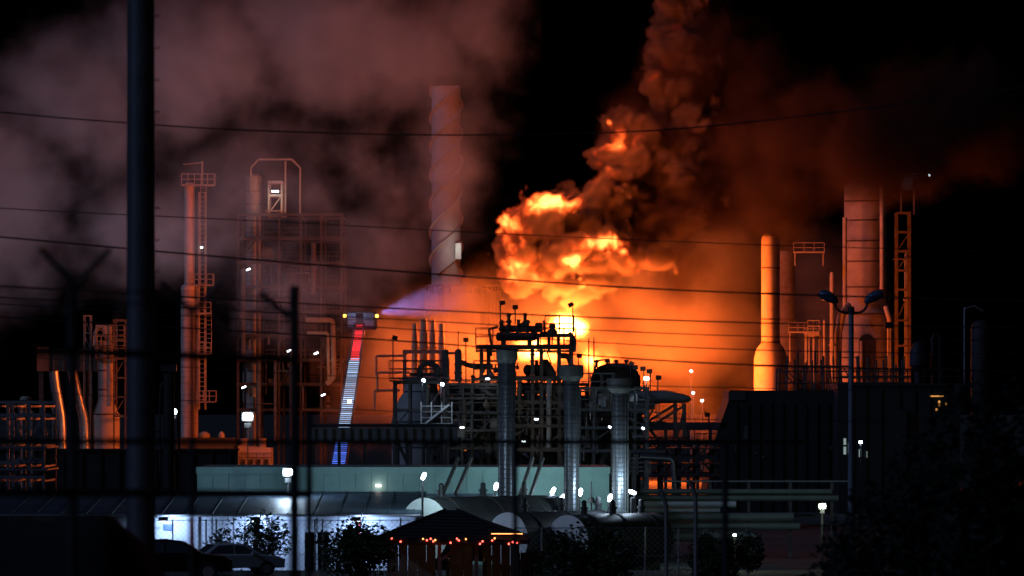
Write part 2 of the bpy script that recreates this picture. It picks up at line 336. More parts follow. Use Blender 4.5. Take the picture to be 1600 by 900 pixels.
# ------------------------------------------------------------------ gazebo with a string of red lights
def gazebo():
    d = 240; z0 = .45; x0, x1 = P(606, 0, d).x, P(812, 0, d).x; y0, y1 = d - 2.8, d + 2.8; ez = P(0, 838, d).z; cx = (x0 + x1) / 2 - .1
    o = thing('gazebo', 'wooden gazebo with dark hipped roof at the bottom centre', 'gazebo', (cx, d, z0))
    e = .42; a, b, c, f = (x0 - e, y0 - e, ez), (x1 + e, y0 - e, ez - .12), (x1 + e, y1 + e, ez), (x0 - e, y1 + e, ez)
    az = P(0, 797, d).z; r0, r1 = (cx - .25, d, az), (cx + .25, d, az)
    rf = MB().add([a, b, c, f, r0, r1, (a[0], a[1], a[2] - .14), (b[0], b[1], b[2] - .14), (c[0], c[1], c[2] - .14), (f[0], f[1], f[2] - .14)],
                  [(0, 1, 5, 4), (1, 2, 5), (2, 3, 4, 5), (3, 0, 4), (1, 0, 6, 7), (2, 1, 7, 8), (3, 2, 8, 9), (0, 3, 9, 6), (6, 9, 8, 7)]).obj('roof', SHINGLE, o, False)
    for k in range(9):                                                     # shingle courses on the slope that faces the view
        t0 = k / 9; A = Vector(a).lerp(Vector(r0), t0); B = Vector(b).lerp(Vector(r1), t0)
        MB().bar(A + Vector((.03, -.012, .03)), B + Vector((-.03, -.012, .03)), .10, .035).obj('shingle_course', SHINGLE, rf, False)
    for A, B in ((a, r0), (b, r1)): MB().bar(Vector(A) + Vector((0, 0, .04)), Vector(B) + Vector((0, 0, .04)), .14, .05).obj('hip_cap', SHINGLE, rf, False)
    for px in (610, 688, 745, 806):
        q = P(px, 0, d); MB().bbox((q.x - .08, y0, z0), (q.x + .08, y0 + .16, ez - .05)).obj('post', WOOD, o, False)
    for px in (610, 706, 806):
        q = P(px, 0, d); MB().bbox((q.x - .08, y1 - .16, z0), (q.x + .08, y1, ez - .05)).obj('post', WOOD, o, False)
    MB().bbox((x0, y0 - .02, ez - .30), (x1, y0 + .10, ez - .15)).obj('eave_beam', WOOD, o, False)
    MB().bbox((x0, y1 - .14, ez - .30), (x1, y1 - .02, ez - .15)).obj('eave_beam', WOOD, o, False)
    q = P(688, 0, d); MB().bar((q.x + .05, y0 + .06, ez - .95), (q.x + .85, y0 + .06, ez - .28), .11).obj('knee_brace', WOOD, o, False)
    n = 14
    for k in range(n):
        if k in (5, 6, 9): continue
        xa = x0 + (x1 - x0) * k / n; MB().bbox((xa + .012, y1 - .28, z0 + .05), (xa + (x1 - x0) / n - .012, y1 - .24, ez - .32)).obj('back_panel_board', WOOD, o, False)
    for px in (700, 744, 758):                                             # poles wrapped with a dark band
        q = P(px, 0, d - .8); MB().tube([(q.x, d - .8, z0), (q.x, d - .8, z0 + 1.15)], .075, 10).obj('wrapped_pole', mat('pale_timber', (.38, .33, .22), .7), o)
        for k in range(3): MB().tube([(q.x - .085, d - .9, z0 + .25 + k * .32), (q.x + .085, d - .9, z0 + .38 + k * .32)], .03, 6).obj('pole_wrap', BLACK, o)
    MB().bbox((x0, d - 1.6, z0), (x1, d - 1.5, z0 + .18)).obj('floor_edge', BLACK, o, False)
    light('POINT', (cx, d - .6, ez - .5), 9, (1, .55, .36), o, .2, name='gazebo_glow')
    so = thing('string_light', 'string of small red and orange bulbs hung under the gazebo eave', 'string lights', (cx, y0, ez - .3))
    pxs = [612, 626, 661, 667, 673, 677, 680, 704, 714, 717, 728, 750, 754, 769, 773, 795, 801, 808]
    pts = [P(px, 844 + 3 * math.sin(px * .12) + (3 if i % 2 else 0), y0 - .47) for i, px in enumerate(pxs)]
    MB().tube([Vector(p) + Vector((0, 0, .06)) for p in pts], .008, 5).obj('wire', CABLE, so)
    for i, p in enumerate(pts): MB().lathe(p - Vector((0, 0, .04)), [(.012, 0), (.036, .02), (.036, .045), (.014, .075)], 8).obj('bulb', LAMPO if i % 4 == 2 else LAMPR, so)
    light('POINT', Vector((cx - .6, y0 - .35, ez - .38)), .5, (1, .14, .07), so, .1, name='bulb_glow')
    MB().box(P(792, 834, y0 - .46), (1.3, .05, .03)).obj('eave_light_strip', LAMPO, so, False)
    bd = thing('low_wooden_screen', 'low slanted timber screen right of the gazebo', 'screen', P(830, 900, d)); bd.location.z = z0
    pa = [P(806, 866, d - 1).to_tuple(), P(848, 862, d - 1).to_tuple()]
    for k in range(6): MB().bbox((pa[0][0] + k * .2, d - 1, z0), (pa[0][0] + k * .2 + .185, d - .95, P(0, 864 - k * .6, d - 1).z)).obj('board', WOOD, bd, False)
    MB().bar((pa[0][0], d - 1.05, z0 + .3), (pa[1][0], d - 1.05, z0 + 1.0), .08).obj('brace', BLACK, bd)
gazebo()

# ------------------------------------------------------------------ low lit building and the teal building behind it
def low_building():
    d = 272; xL, xR = P(-60, 0, d).x, P(650, 0, d).x; zt = P(0, 803, d).z
    o = thing('lit_shed_building', 'long low shed with pale panelled wall lit blue-white from below its eave', 'building', ((xL + xR) / 2, d, 0))
    MB().bbox((xL, d, 0), (xR, d + 14, zt - .05)).obj('wall', WALLW, o, False)
    x = xL; k = 0
    while x < xR - .5:
        w_ = .98; MB().bbox((x + .035, d - .07, .05), (min(x + w_, xR) - .035, d + .01, zt - .16)).obj('wall_panel', WALLW, o, False); x += w_ + .02; k += 1
    zr = P(0, 768, d + 14).z
    rf = MB().add([(xL - .3, d - .5, zt), (xR + .3, d - .5, zt), (xR + .3, d + 14, zr), (xL - .3, d + 14, zr), (xL - .3, d - .5, zt - .12), (xR + .3, d - .5, zt - .12), (xR + .3, d + 14, zr - .12), (xL - .3, d + 14, zr - .12)],
                  [(0, 1, 2, 3), (7, 6, 5, 4), (0, 4, 5, 1), (1, 5, 6, 2), (2, 6, 7, 3), (3, 7, 4, 0)]).obj('roof', ROOFB, o, False)
    x = xL
    while x < xR: MB().bar((x, d - .48, zt + .02), (x, d + 13.9, zr + .02), .05, .05).obj('roof_seam', ROOFB, rf, False); x += 1.2
    MB().tube([(xL - .3, d - .56, zt - .06), (xR + .3, d - .56, zt - .06)], .06, 8).obj('gutter', GALV, o)
    MB().bbox((P(476, 0, d).x, d - .07, 0), (P(514, 0, d).x, d - .01, P(0, 831, d).z)).obj('door', mat('grey_door_paint', (.35, .38, .42), .5), o, False)
    for px, py, w_, h_, m_, nm in ((262, 824, 14, 10, BLUE, 'sign'), (405, 823, 13, 5, STEEL, 'sign'), (388, 832, 11, 14, STEEL, 'wall_box')):
        c = P(px, py, d - .1); MB().box(c, (S(w_, d), .1, S(h_, d))).obj(nm, m_, o, False)
    for px in (420, 562, 300): 
        q = P(px, 0, d - .4); MB().tube([(q.x, d - .4, 0), (q.x, d - .4, zt - .2)], .05, 8).obj('downpipe', RED if px != 420 else BLACK, o)
        if px != 300:
            for s_ in (-1, 1): MB().tube([(q.x, d - .4, zt - .75), (q.x + s_ * .16, d - .4, zt - .2)], .03, 6).obj('pipe_fork', BLACK, o)
    return o
low_building()
for i, (px, lab, pw) in enumerate(((398, 'dark box lamp hung from the shed eave above the silver car', 75), (556, 'dark box lamp hung from the shed eave above the round shrub', 85), (255, 'dark box lamp hung from the shed eave right of the big pole', 150))):
    d = 270.6; b = P(px, 811, d); o = thing('eave_lamp', lab, 'lamp', b, 'lamps under the shed eave'); pw = 340
    MB().box(b, (.42, .3, .2)).obj('housing', BLACK, o, False)
    MB().tube([b + Vector((-.21, .1, 0)), b + Vector((-.38, .3, .1)), b + Vector((-.38, .5, .26))], .02, 6).obj('conduit', BLACK, o)
    MB().tube([b + Vector((.2, .1, 0)), b + Vector((.26, .3, .1)), b + Vector((.26, .5, .26))], .02, 6).obj('bracket', BLACK, o)
    MB().box(b + Vector((0, .1, -.11)), (.34, .2, .02)).obj('lens', LAMPW2, o, False)
    light('SPOT', b + Vector((.25, 0, -.2)), pw, (.38, .58, 1), o, .12, b + Vector((.45, 1.3, -.75)), 150)
def teal_building():
    d = 288; xL, xR = P(308, 0, d).x, P(952, 0, d).x; zt, zb = P(0, 731, d).z, P(0, 768, d).z
    o = thing('teal_building', 'long flat-roofed building with teal panelled upper wall', 'building', ((xL + xR) / 2, d, 0))
    MB().bbox((xL, d, 0), (xR, d + 12, zt)).obj('wall', TEAL, o, False)
    MB().bbox((xL - .05, d - .12, zt - .30), (xR + .05, d + 12, zt + .04)).obj('parapet', TEAL, o, False)
    n = 26
    for k in range(n):
        a = xL + (xR - xL) * k / n; b = xL + (xR - xL) * (k + 1) / n
        MB().bbox((a + .012, d - .04, .2), (b - .012, d + .01, zt - .31)).obj('wall_panel', TEAL, o, False)
    MB().bbox((xL, d - .16, zb - .25), (P(770, 0, d).x, d - .05, zb - .1)).obj('ledge', ROOFB, o, False)
    c = P(591, 759, d - .12); MB().box(c, (S(9, d), .08, S(3, d))).obj('wall_light', glowmat('warm_strip', (1, .78, .72), 5), o, False)
    light('POINT', c + Vector((0, -.3, 0)), 4, (1, .85, .75), o, .1)
    return o
teal_building()

# ------------------------------------------------------------------ chain-link fence along the lot
def link_fence(label, d, px0, px1, z0, ztop, posts, pitch, wire):
    xa, xb = P(px0, 0, d).x, P(px1, 0, d).x; o = thing('chain_link_fence', label, 'fence', (xa, d, z0))
    for px in posts: q = P(px, 0, d); MB().tube([(q.x, d, z0), (q.x, d, ztop + .05)], .035, 8).obj('post', GALV, o)
    for z in (ztop, (z0 + ztop) / 2 - .2): MB().tube([(xa, d - .02, z), (xb, d - .02, z)], .022, 6).obj('rail', GALV, o)
    m = MB(); h = ztop - z0; x = xa - h
    while x < xb:
        for s_ in (1, -1):
            a, b = (x, x + h) if s_ > 0 else (x + h, x); t0, t1 = 0.0, 1.0
            lo_, hi_ = min(a, b), max(a, b)
            ca, cb = max(lo_, xa), min(hi_, xb)
            if cb <= ca: continue
            za = z0 + (ca - lo_) if s_ > 0 else ztop - (ca - lo_); zb = z0 + (cb - lo_) if s_ > 0 else ztop - (cb - lo_)
            m.bar((ca, d + .004 * s_, za), (cb, d + .004 * s_, zb), wire)
        x += pitch
    m.obj('wire_mesh', GALV, o, False, kind='stuff')
link_fence('chain-link fence in front of the lit shed wall, left of the gazebo', 262.5, 236, 640, .0, 2.75, (238, 270, 322, 338, 492, 504, 626), .26, .016)
link_fence('chain-link fence right of the gazebo in front of the drums and pipes', 255, 806, 1180, .45, 2.55, (846, 1008, 1060, 1168), .26, .014)
def bent_post(label, px, py_t, d, z0):
    q = P(px, 0, d); o = thing('bent_top_post', label, 'post', (q.x, d, z0))
    MB().tube([P(px - 10, py_t, d), P(px - 7, py_t + 5, d), P(px, py_t + 25, d), P(px, py_t + 40, d), (q.x, d, z0)], S(3.4, d), 10).obj('shaft', GALV, o)
bent_post('galvanised fence post with bent top, right of the clad stacks', 1087, 752, 190, .45)
bent_post('short plain fence post left of the bent-top post', 1041, 765, 200, .45)

# ------------------------------------------------------------------ horizontal drums with pale ends
def drum(label, px, py, r_px, d, length, yaw, band):
    c = P(px, py, d); r = S(r_px, d); o = thing('horizontal_drum', label, 'drum', (c.x, d, 0), 'horizontal drums in front of the teal building')
    ax = Vector((math.sin(yaw), math.cos(yaw), 0)); e = c + ax * length
    MB().tube([c, c + ax * .3, e - ax * .5, e], [r, r, r, r * .6], 40).obj('shell', DRUM, o)
    MB().tube([c - ax * .06, c - ax * .02], [r * .985, r * .985], 40).obj('end_plate', WHITE, o)
    MB().tube([c - ax * .10, c - ax * .062], [r * .16, r * .16], 16).obj('manway', GALV, o)
    for k in range(3):
        q = c + ax * (1.2 + k * length / 3.2); MB().tube([q - ax * .06, q + ax * .06], r * 1.03, 40).obj('band', DARKS, o)
        u = q + Vector((0, 0, r)); MB().tube([u - Vector((0, 0, .1)), u + Vector((0, 0, .35))], .16, 10).lathe(u + Vector((0, 0, .25)), [(.22, 0), (.22, .07), (.13, .07), (.13, .35), (.05, .42)], 10).obj('vent', BLACK, o)
    for k in (.15, .8):
        q = c + ax * (length * k); MB().bbox((q.x - r * .7, q.y - .2, 0), (q.x + r * .7, q.y + .2, q.z - r * .75)).obj('saddle', STEEL, o, False)
drum('leftmost dark drum, its large pale round end facing the gazebo roof', 664, 828, 51, 274, 10, R(40), 1)
drum('middle dark drum with pale end behind the left clad stack', 794, 842, 42, 272, 9, R(40), 1)
drum('right dark drum with narrow pale end between the middle and right clad stacks', 888, 846, 42, 272, 7, R(40), 1)

# ------------------------------------------------------------------ three clad stacks
def clad_stack(label, px, d, rw, top, bot, collar, cw, ch):
    q = P(px, 0, d); zt, zb = P(0, top, d).z, P(0, bot, d).z; r = S(rw / 2, d)
    o = thing('clad_stack', label, 'stack', (q.x, d, 0), 'clad stacks in front of the teal building')
    MB().lathe((q.x, d, 0), [(r * .95, 0), (r * .95, zt)], 32).obj('core', BLACK, o)
    n = int((zt - zb) / .23)
    for k in range(n):
        z = zb + (zt - zb) * k / n; hh = (zt - zb) / n - .035
        MB().lathe((q.x, d, z), [(r, 0), (r * 1.012, hh * .5), (r, hh)], 32).obj('cladding_ring', STACK, o)
    for a in range(12):
        t = 2 * math.pi * (a + .3) / 12; MB().bar((q.x + r * 1.01 * math.cos(t), d + r * 1.01 * math.sin(t), zb), (q.x + r * 1.01 * math.cos(t), d + r * 1.01 * math.sin(t), zt), .035).obj('seam', DARKS, o)
    cz = P(0, collar, d).z; cr = S(cw / 2, d); hh = S(ch, d)
    MB().lathe((q.x, d, cz - hh), [(r, -.25), (cr, 0), (cr, hh * .92), (cr * .9, hh), (r * .9, hh)], 32).obj('collar', STEEL, o)
    MB().lathe((q.x, d, 0), [(r * 1.5, 0), (r * 1.5, .3), (r * 1.08, .5), (r * 1.08, zb)], 24).obj('base', STEEL, o)
clad_stack('left clad stack standing just right of the gazebo peak, reaching the top platform', 792, 279, 26, 556, 806, 546, 34, 14)
clad_stack('middle clad stack with wide dark collar at its top', 893, 279, 23, 586, 818, 570, 38, 18)
clad_stack('right clad stack brightly lit at its foot, with broad dark head', 969, 279, 25, 604, 824, 590, 42, 17)
for i, (x0, y0, x1, y1, d, lab) in enumerate(((692, 766, 716, 728, 281, 'left strut of the leaning pair between left drum and teal wall'), (712, 766, 736, 728, 281, 'right strut of the leaning pair between left drum and teal wall'), (812, 768, 832, 728, 282, 'left strut of the leaning pair right of the left clad stack'), (824, 782, 848, 728, 281, 'right strut of the leaning pair right of the left clad stack'))):
    a, b = P(x0, y0 + 6, d), P(x1, y1 - 12, d + 2); MB().tube([a, a.lerp(b, .5), b], S(3.2, d), 8).obj('leaning_strut', STEEL, label=lab, category='strut', group='leaning struts before the teal wall')
for px, d in ((924, 283),):
    q = P(px, 0, d); o = thing('vent_mast', 'thin dark mast in front of the teal wall between middle and right stack', 'mast', (q.x, d, 0)); MB().tube([(q.x, d, 0), P(px, 752, d)], [.07, .03], 8).obj('shaft', BLACK, o); MB().lathe(P(px, 786, d), [(.2, 0), (.2, .12), (.08, .3)], 10).obj('cap', BLACK, o)

# ------------------------------------------------------------------ low pipe rack at the right, greenish light
def pipe_rack():
    d = 300; xa, xb = P(985, 0, d).x, P(1330, 0, d).x; o = thing('pipe_rack', 'low rack of parallel horizontal pipes lit greenish, right of the right stack', 'pipe rack', (xa, d, 0))
    for i, (py, r, m_, x0, x1) in enumerate(((752, .06, GALV, 1035, 1330), (768, .14, GREENP, 1000, 1300), (778, .17, GREENP, 995, 1310), (787, .2, WHITE, 1005, 1150), (797, .13, WHITE, 1005, 1125), (808, .24, GREENP, 1000, 1240), (822, .22, GREENP, 1005, 1250), (838, .3, GREENP, 1000, 1180))):
        a, b = P(x0, py, d + i * .12), P(x1, py, d + i * .12); MB().tube([a, a.lerp(b, .33), a.lerp(b, .66), b], r, 14).obj('pipe', m_, o)
    for px in (1003, 1052, 1110, 1170, 1235, 1300):
        q = P(px, 0, d + 1.2); MB().bbox((q.x - .08, d + 1.2, 0), (q.x + .08, d + 1.4, P(0, 750, d).z)).obj('rack_post', STEEL, o, False)
    for x in (1047, 1098):
        MB().tube([P(x - 3, 852, d - .6), P(x, 840, d - .6), P(x + 2, 829, d - .6), P(x + 8, 828, d - .6)], .045, 8).obj('valve_handle', GALV, o)
pipe_rack()

# ------------------------------------------------------------------ process unit in the middle
def steel_frame(label, pxs, pys, d, depth, wd, ground=True, braces=(), m_=STEEL, decks=(), rails=(), group=None, ladders=()):
    """columns at pxs, beams at pys on two faces, decks (px0, px1, py), rails (px0, px1, py)"""
    zt = P(0, pys[0], d).z; x0 = P(pxs[0], 0, d).x
    o = thing('steel_frame', label, 'steel frame', ((x0 + P(pxs[-1], 0, d).x) / 2, d + depth / 2, 0), group)
    w_ = S(wd, d)
    for y in (d, d + depth):
        for px in pxs:
            q = P(px, 0, d); zb = 0 if ground else P(0, pys[-1], d).z
            MB().bar((q.x, y, zb), (q.x, y, zt), w_).obj('column', m_, o, False)
        for py in pys:
            z = P(0, py, d).z; MB().bar((P(pxs[0] - wd * .6, 0, d).x, y - .02, z - .02), (P(pxs[-1] + wd * .6, 0, d).x, y - .02, z - .02), w_ * .7, w_ * 1.1).obj('beam', m_, o, False)
    for px in pxs:
        for py in pys: q = P(px, py, d); MB().bar((q.x, d, q.z - .25), (q.x, d + depth, q.z - .25), w_ * .7).obj('cross_beam', m_, o, False)
    for (a, b) in braces: MB().bar(P(*a, d + .05), P(*b, d + .05), w_ * .6).obj('brace', m_, o, False)
    for (a, b, py) in decks:
        z = P(0, py, d).z; MB().bbox((P(a, 0, d).x, d - .3, z), (P(b, 0, d).x, d + depth + .3, z + .09)).obj('deck', m_, o, False)
    for (a, b, py) in rails:
        for y in (d - .3, d + depth + .3): rail_mesh(MB(), (P(a, py, d).x, y, P(0, py, d).z + .09), (P(b, py, d).x, y, P(0, py, d).z + .09), 1.1, .9, .055).obj('handrail', m_, o, False)
    for (px, p0, p1) in ladders: ladder_mesh(MB(), P(px, p0, d - .35), P(px, p1, d - .35)).obj('ladder', m_, o, False)
    return o
def pipe(label, pts, r_px, d, m_=STEEL, n=10, name='pipe', cat='pipe', group='pipes of the process unit', flanges=True):
    """pts: (px, py) or (px, py, extra depth)"""
    w3 = [P(p[0], p[1], d + (p[2] if len(p) > 2 else 0)) for p in pts]; r = S(r_px, d)
    o = thing(name, label, cat, w3[0], group)
    path = []
    for i, q in enumerate(w3):                                             # rounded elbows
        if 0 < i < len(w3) - 1:
            a, b = (w3[i - 1] - q), (w3[i + 1] - q); t = min(a.length, b.length, r * 3.2) * .5
            p0, p1 = q + a.normalized() * t * 1, q + b.normalized() * t
            for k in range(5): s_ = k / 4; path.append(p0.lerp(q, s_).lerp(q.lerp(p1, s_), s_))
        else: path.append(q)
    MB().tube(path, r, n).obj('run', m_, o)
    if flanges:
        for i in range(len(w3) - 1):
            a, b = w3[i], w3[i + 1]; t = (b - a).normalized()
            if (b - a).length > r * 12:
                for s_ in (.3, .7): q = a.lerp(b, s_); MB().tube([q - t * r * .3, q + t * r * .3], r * 1.35, n).obj('flange', m_, o)
    return o
def clutter(o, x0, x1, y0, y1, d, n, m_=STEEL, seed=3):
    """conduits, valves and boxes that crowd a frame"""
    rng = random.Random(seed)
    for k in range(n):
        px, py = rng.uniform(x0, x1), rng.uniform(y0, y1); dd = d + rng.uniform(0, 4); t = rng.random(); mm = rng.choice((m_, m_, RUST, DULL))
        if t < .42: MB().tube([P(px, py, dd), P(px, min(y1, py + rng.uniform(12, 60)), dd)], rng.uniform(.05, .12), 7).obj('conduit', mm, o)
        elif t < .68: a = P(px, py, dd); b = P(min(x1, px + rng.uniform(10, 40)), py, dd); MB().tube([a, b, b - Vector((0, 0, rng.uniform(.3, 1.2)))], rng.uniform(.05, .11), 7).obj('conduit', mm, o)
        elif t < .86: q = P(px, py, dd); r = rng.uniform(.12, .24); MB().lathe(q, [(r * .5, 0), (r, r * .6), (r, r * 1.6), (r * .4, r * 2.2), (r * .3, r * 3.2), (r * .9, r * 3.3), (r * .9, r * 3.6)], 9).obj('valve', mm, o)
        else: q = P(px, py, dd); MB().box(q, (rng.uniform(.3, .7), .3, rng.uniform(.4, .9))).obj('junction_box', mm, o, False)
DM = 370
fr = steel_frame('top frame of the process unit, silhouetted straight against the flames', (752, 763, 832, 846, 874, 893), (541, 590, 628, 665, 702), DM, 5, 5.5,
            braces=(((763, 628), (800, 548)), ((832, 590), (874, 628)), ((752, 665), (832, 628)), ((846, 665), (893, 628)), ((763, 702), (832, 665)), ((846, 702), (890, 665))),
            decks=((743, 900, 549), (743, 900, 545), (743, 900, 541), (740, 897, 592), (740, 897, 667)), rails=((743, 770, 541), (845, 900, 541), (740, 786, 592), (800, 897, 667)), m_=RUST, ladders=((772, 600, 560),))
clutter(fr, 748, 895, 556, 700, DM - .4, 60)
steel_frame('small upper frame on the right of the top platform, in front of the white-hot flame', (841, 858, 873, 893), (523, 540), DM + .5, 4, 4.5, ground=False, m_=RUST, rails=((852, 897, 521),))
steel_frame('left platform frame with railing beside the dome-shouldered vessel', (616, 640, 668, 694), (597, 640, 668), DM - 2, 5, 4, braces=(((668, 640), (694, 600)), ((616, 668), (640, 640))),
            decks=((608, 700, 596), (608, 702, 592)), rails=((608, 700, 592),), m_=STEEL)
fr = steel_frame('dark lower frame between left platform and top frame, full of pipes', (700, 722, 738, 778), (600, 622, 645, 672, 700), DM - 1, 6, 4, braces=(((700, 672), (738, 622)), ((722, 700), (778, 645)), ((738, 600), (778, 622))),
            decks=((698, 780, 624), (698, 780, 647), (698, 780, 674)), rails=((698, 780, 622), (698, 780, 645), (698, 778, 672)), ladders=((730, 700, 600),))
clutter(fr, 702, 778, 604, 715, DM - 1.6, 46, seed=5)
fr = steel_frame('dark lower frame behind the middle clad stack', (812, 838, 862, 890, 918), (600, 640, 676, 704), DM + 4, 6, 4, braces=(((812, 676), (862, 640)), ((862, 704), (918, 640))),
            decks=((806, 922, 642), (806, 922, 678)), rails=((806, 922, 640), (806, 922, 676)), ladders=((852, 704, 600),))
clutter(fr, 810, 916, 604, 715, DM + 2.5, 46, seed=6)
fr = steel_frame('railed frame carrying the round vessel, right of the middle clad stack', (906, 928, 958, 992, 1012), (606, 640, 668, 704), DM - 4, 6, 4, braces=(((906, 704), (958, 668)), ((958, 640), (1012, 668))),
            decks=((904, 1016, 642), (904, 1016, 670)), rails=((904, 960, 640), (986, 1030, 660), (904, 960, 612)), m_=GALV, ladders=((1000, 700, 640),))
clutter(fr, 908, 1010, 612, 720, DM - 4.6, 40, GALV, 7)
for px, py, pw, lab in ((762, 592, 30, 'small white lamp under the top platform left of the left stack'), (838, 655, 26, 'small white lamp between left and middle stacks'), (722, 668, 20, 'small white lamp in the dark lower frame'), (818, 690, 20, 'small white lamp low behind the left stack')):
    a = P(px, py, DM - 2.5); o = thing('work_lamp', lab, 'lamp', a, 'small work lamps in the process unit'); MB().box(a, (.26, .12, .10)).obj('lens', LAMPW2, o, False); MB().tube([a, a + Vector((0, 2.4, .3))], .04, 6).obj('bracket', BLACK, o); light('POINT', a + Vector((0, -.4, -.3)), pw * .5, (.85, .95, 1), o, .12)
# equipment on the top platform
def hdrum(label, px0, px1, py, r_px, d, m_, nozzles=(), name='exchanger_drum', legs=None, cat='drum'):
    a, b = P(px0, py, d), P(px1, py, d); r = S(r_px, d); L_ = (b - a).length; ax = Vector((1, 0, 0))
    o = thing(name, label, cat, (a + b) / 2 - Vector((0, 0, r)))
    MB().tube([a - ax * r * .5, a - ax * r * .35, a, b, b + ax * r * .35, b + ax * r * .5], [r * .3, r * .75, r, r, r * .75, r * .3], 24).obj('shell', m_, o)
    for s_ in (.08, .5, .92): q = a.lerp(b, s_); MB().tube([q - ax * .07, q + ax * .07], r * 1.08, 24).obj('flange', m_, o)
    for i, s_ in enumerate(nozzles):
        q = a.lerp(b, s_) + Vector((0, 0, r)); MB().lathe(q - Vector((0, 0, .1)), [(.1, 0), (.1, .3), (.19, .3), (.19, .4), (.1, .4), (.12, .7 + .1 * (i % 3)), (.2, .75 + .1 * (i % 3)), (.06, .95)], 10).obj('nozzle', m_, o)
    if legs:
        for s_ in (.15, .85): q = a.lerp(b, s_); MB().bbox((q.x - .15, q.y - r * .7, P(0, legs, d).z), (q.x + .15, q.y + r * .7, q.z - r * .7)).obj('saddle', m_, o, False)
    return o
hdrum('dark exchanger drum lying on the left of the top platform', 778, 836, 526, 6.5, DM + 2, RUST, (.1, .3, .55, .8), legs=541)
hdrum('second dark drum stacked above the exchanger on the top platform', 782, 846, 514, 5, DM + 3, RUST, (.2, .6), legs=522)
hdrum('dark drum under the top deck, right of the left clad stack', 822, 842, 578, 8, DM + 2, RUST, (.5,), legs=592)
for i, px in enumerate((818, 842)):
    b = P(px, 519, DM + 1); o = thing('motor_box', ('left' if i == 0 else 'right') + ' square motor box on top of the stacked platform drum', 'motor', b); MB().bbox((b.x - S(6, DM), b.y - .25, b.z), (b.x + S(6, DM), b.y + .25, P(0, 504, DM).z)).obj('casing', RUST, o, False)
    for k in range(3): MB().bbox((b.x - S(5, DM) + k * S(4, DM), b.y - .28, b.z + .1), (b.x - S(3, DM) + k * S(4, DM), b.y - .25, b.z + .45)).obj('fin', RUST, o, False)
    MB().lathe(b + Vector((S(8, DM), 0, 0)), [(.05, 0), (.05, .6), (.1, .62), (.1, .75), (.03, .78)], 8).obj('gauge', RUST, o)
b = P(863, 523, DM + 1); o = thing('relief_valve', 'rounded relief valve on the upper frame, silhouetted in front of the white flame', 'valve', b)
MB().lathe(b, [(.22, 0), (.34, .1), (.33, .28), (.16, .36), (.15, .42), (.22, .46), (.24, .6), (.15, .72)], 14).obj('body', RUST, o); MB().bar(b + Vector((-.3, 0, .15)), b + Vector((-.75, 0, .1)), .12).obj('outlet', RUST, o)
pipe('looped pipe at the left end of the top platform drum', [(768, 541), (764, 514), (778, 511)], 2, DM + 1, RUST)
pipe('thick pipe bending down under the right end of the top platform', [(876, 556), (888, 556), (893, 572)], 4.5, DM + 2, RUST)
pipe('pipe hooking up at the far right end of the top platform', [(897, 548), (897, 530), (889, 519)], 3.2, DM + 1, RUST, flanges=False)
b = P(852, 590, DM + 2); o = thing('derrick_pump', 'pointed pump assembly under the top deck in front of the flames', 'pump', b)
MB().lathe(b, [(.75, 0), (.62, .5), (.3, 1.0), (.16, 1.2)], 12).obj('housing', RUST, o)
for s_ in (-1, 1): MB().bar(b + Vector((s_ * .4, 0, .9)), b + Vector((0, 0, 2.0)), .08).obj('strut', RUST, o)
MB().lathe(b + Vector((0, 0, 1.9)), [(.1, 0), (.3, .1), (.3, .25), (.08, .3)], 10).obj('cap', RUST, o)
# vessel with domed shoulder under the left platform
b = P(658, 0, 384); o = thing('domed_vessel', 'pale vessel with domed shoulder under the left railed platform', 'vessel', (b.x, 384, 0)); k_ = 384 / F; Z = lambda py: P(0, py, 384).z
MB().lathe((b.x, 384, 0), [(46 * k_, 0), (46 * k_, Z(660)), (45 * k_, Z(652)), (42 * k_, Z(640)), (37 * k_, Z(628)), (31 * k_, Z(618)), (26 * k_, Z(612)), (25 * k_, Z(600)), (25 * k_, Z(592))], 40).obj('shell', mat('pale_vessel_paint', (.5, .49, .44), .55, 0, .3, .7), o)
for py, r_ in ((660, 46.6), (700, 46.6), (613, 27)): MB().lathe((b.x, 384, Z(py)), [(r_ * k_, 0), (r_ * k_, .1)], 40).obj('weld_ring', STEEL, o)
for px, hh, lab in ((696, 546, 'left of two dark vertical drums above the left platform'), (716, 546, 'right of two dark vertical drums above the left platform')):
    d = DM; b = P(px, 596, d); zt = P(0, hh, d).z - b.z; r = S(5 if px == 696 else 5.5, d); o = thing('vertical_drum', lab, 'drum', b)
    MB().lathe(b, [(r, 0), (r, zt * .72), (r * 1.05, zt * .72), (r * 1.05, zt * .78), (r, zt * .78), (r, zt * .93), (r * .7, zt)], 18).obj('shell', STEEL, o)
    MB().tube([b + Vector((0, 0, zt)), b + Vector((0, 0, zt + (1.2 if px == 716 else .15)))], .03, 6).obj('vent', STEEL, o)
    for z in (.25, .5): MB().lathe(b + Vector((0, 0, zt * z)), [(r * 1.25, 0), (r * 1.25, .12)], 16).obj('flange', STEEL, o)
pipe('arched pipe loop standing on the left platform', [(656, 592), (656, 573), (668, 566), (684, 573), (684, 592)], 4.5, DM, STEEL)
pipe('short pipe joining the two vertical drums', [(696, 552), (716, 552)], 2, DM, STEEL, flanges=False)
pipe('dark pipe sloping from the right vertical drum to the top frame', [(720, 566), (736, 572), (770, 572)], 4, DM + 1, STEEL)
pipe('horizontal dark pipe above the lower frame', [(700, 606), (790, 606)], 5, DM + 1, STEEL)
pipe('short horizontal pipe behind the arched loop', [(640, 585), (700, 585), (700, 560)], 2.5, DM + 3, STEEL)
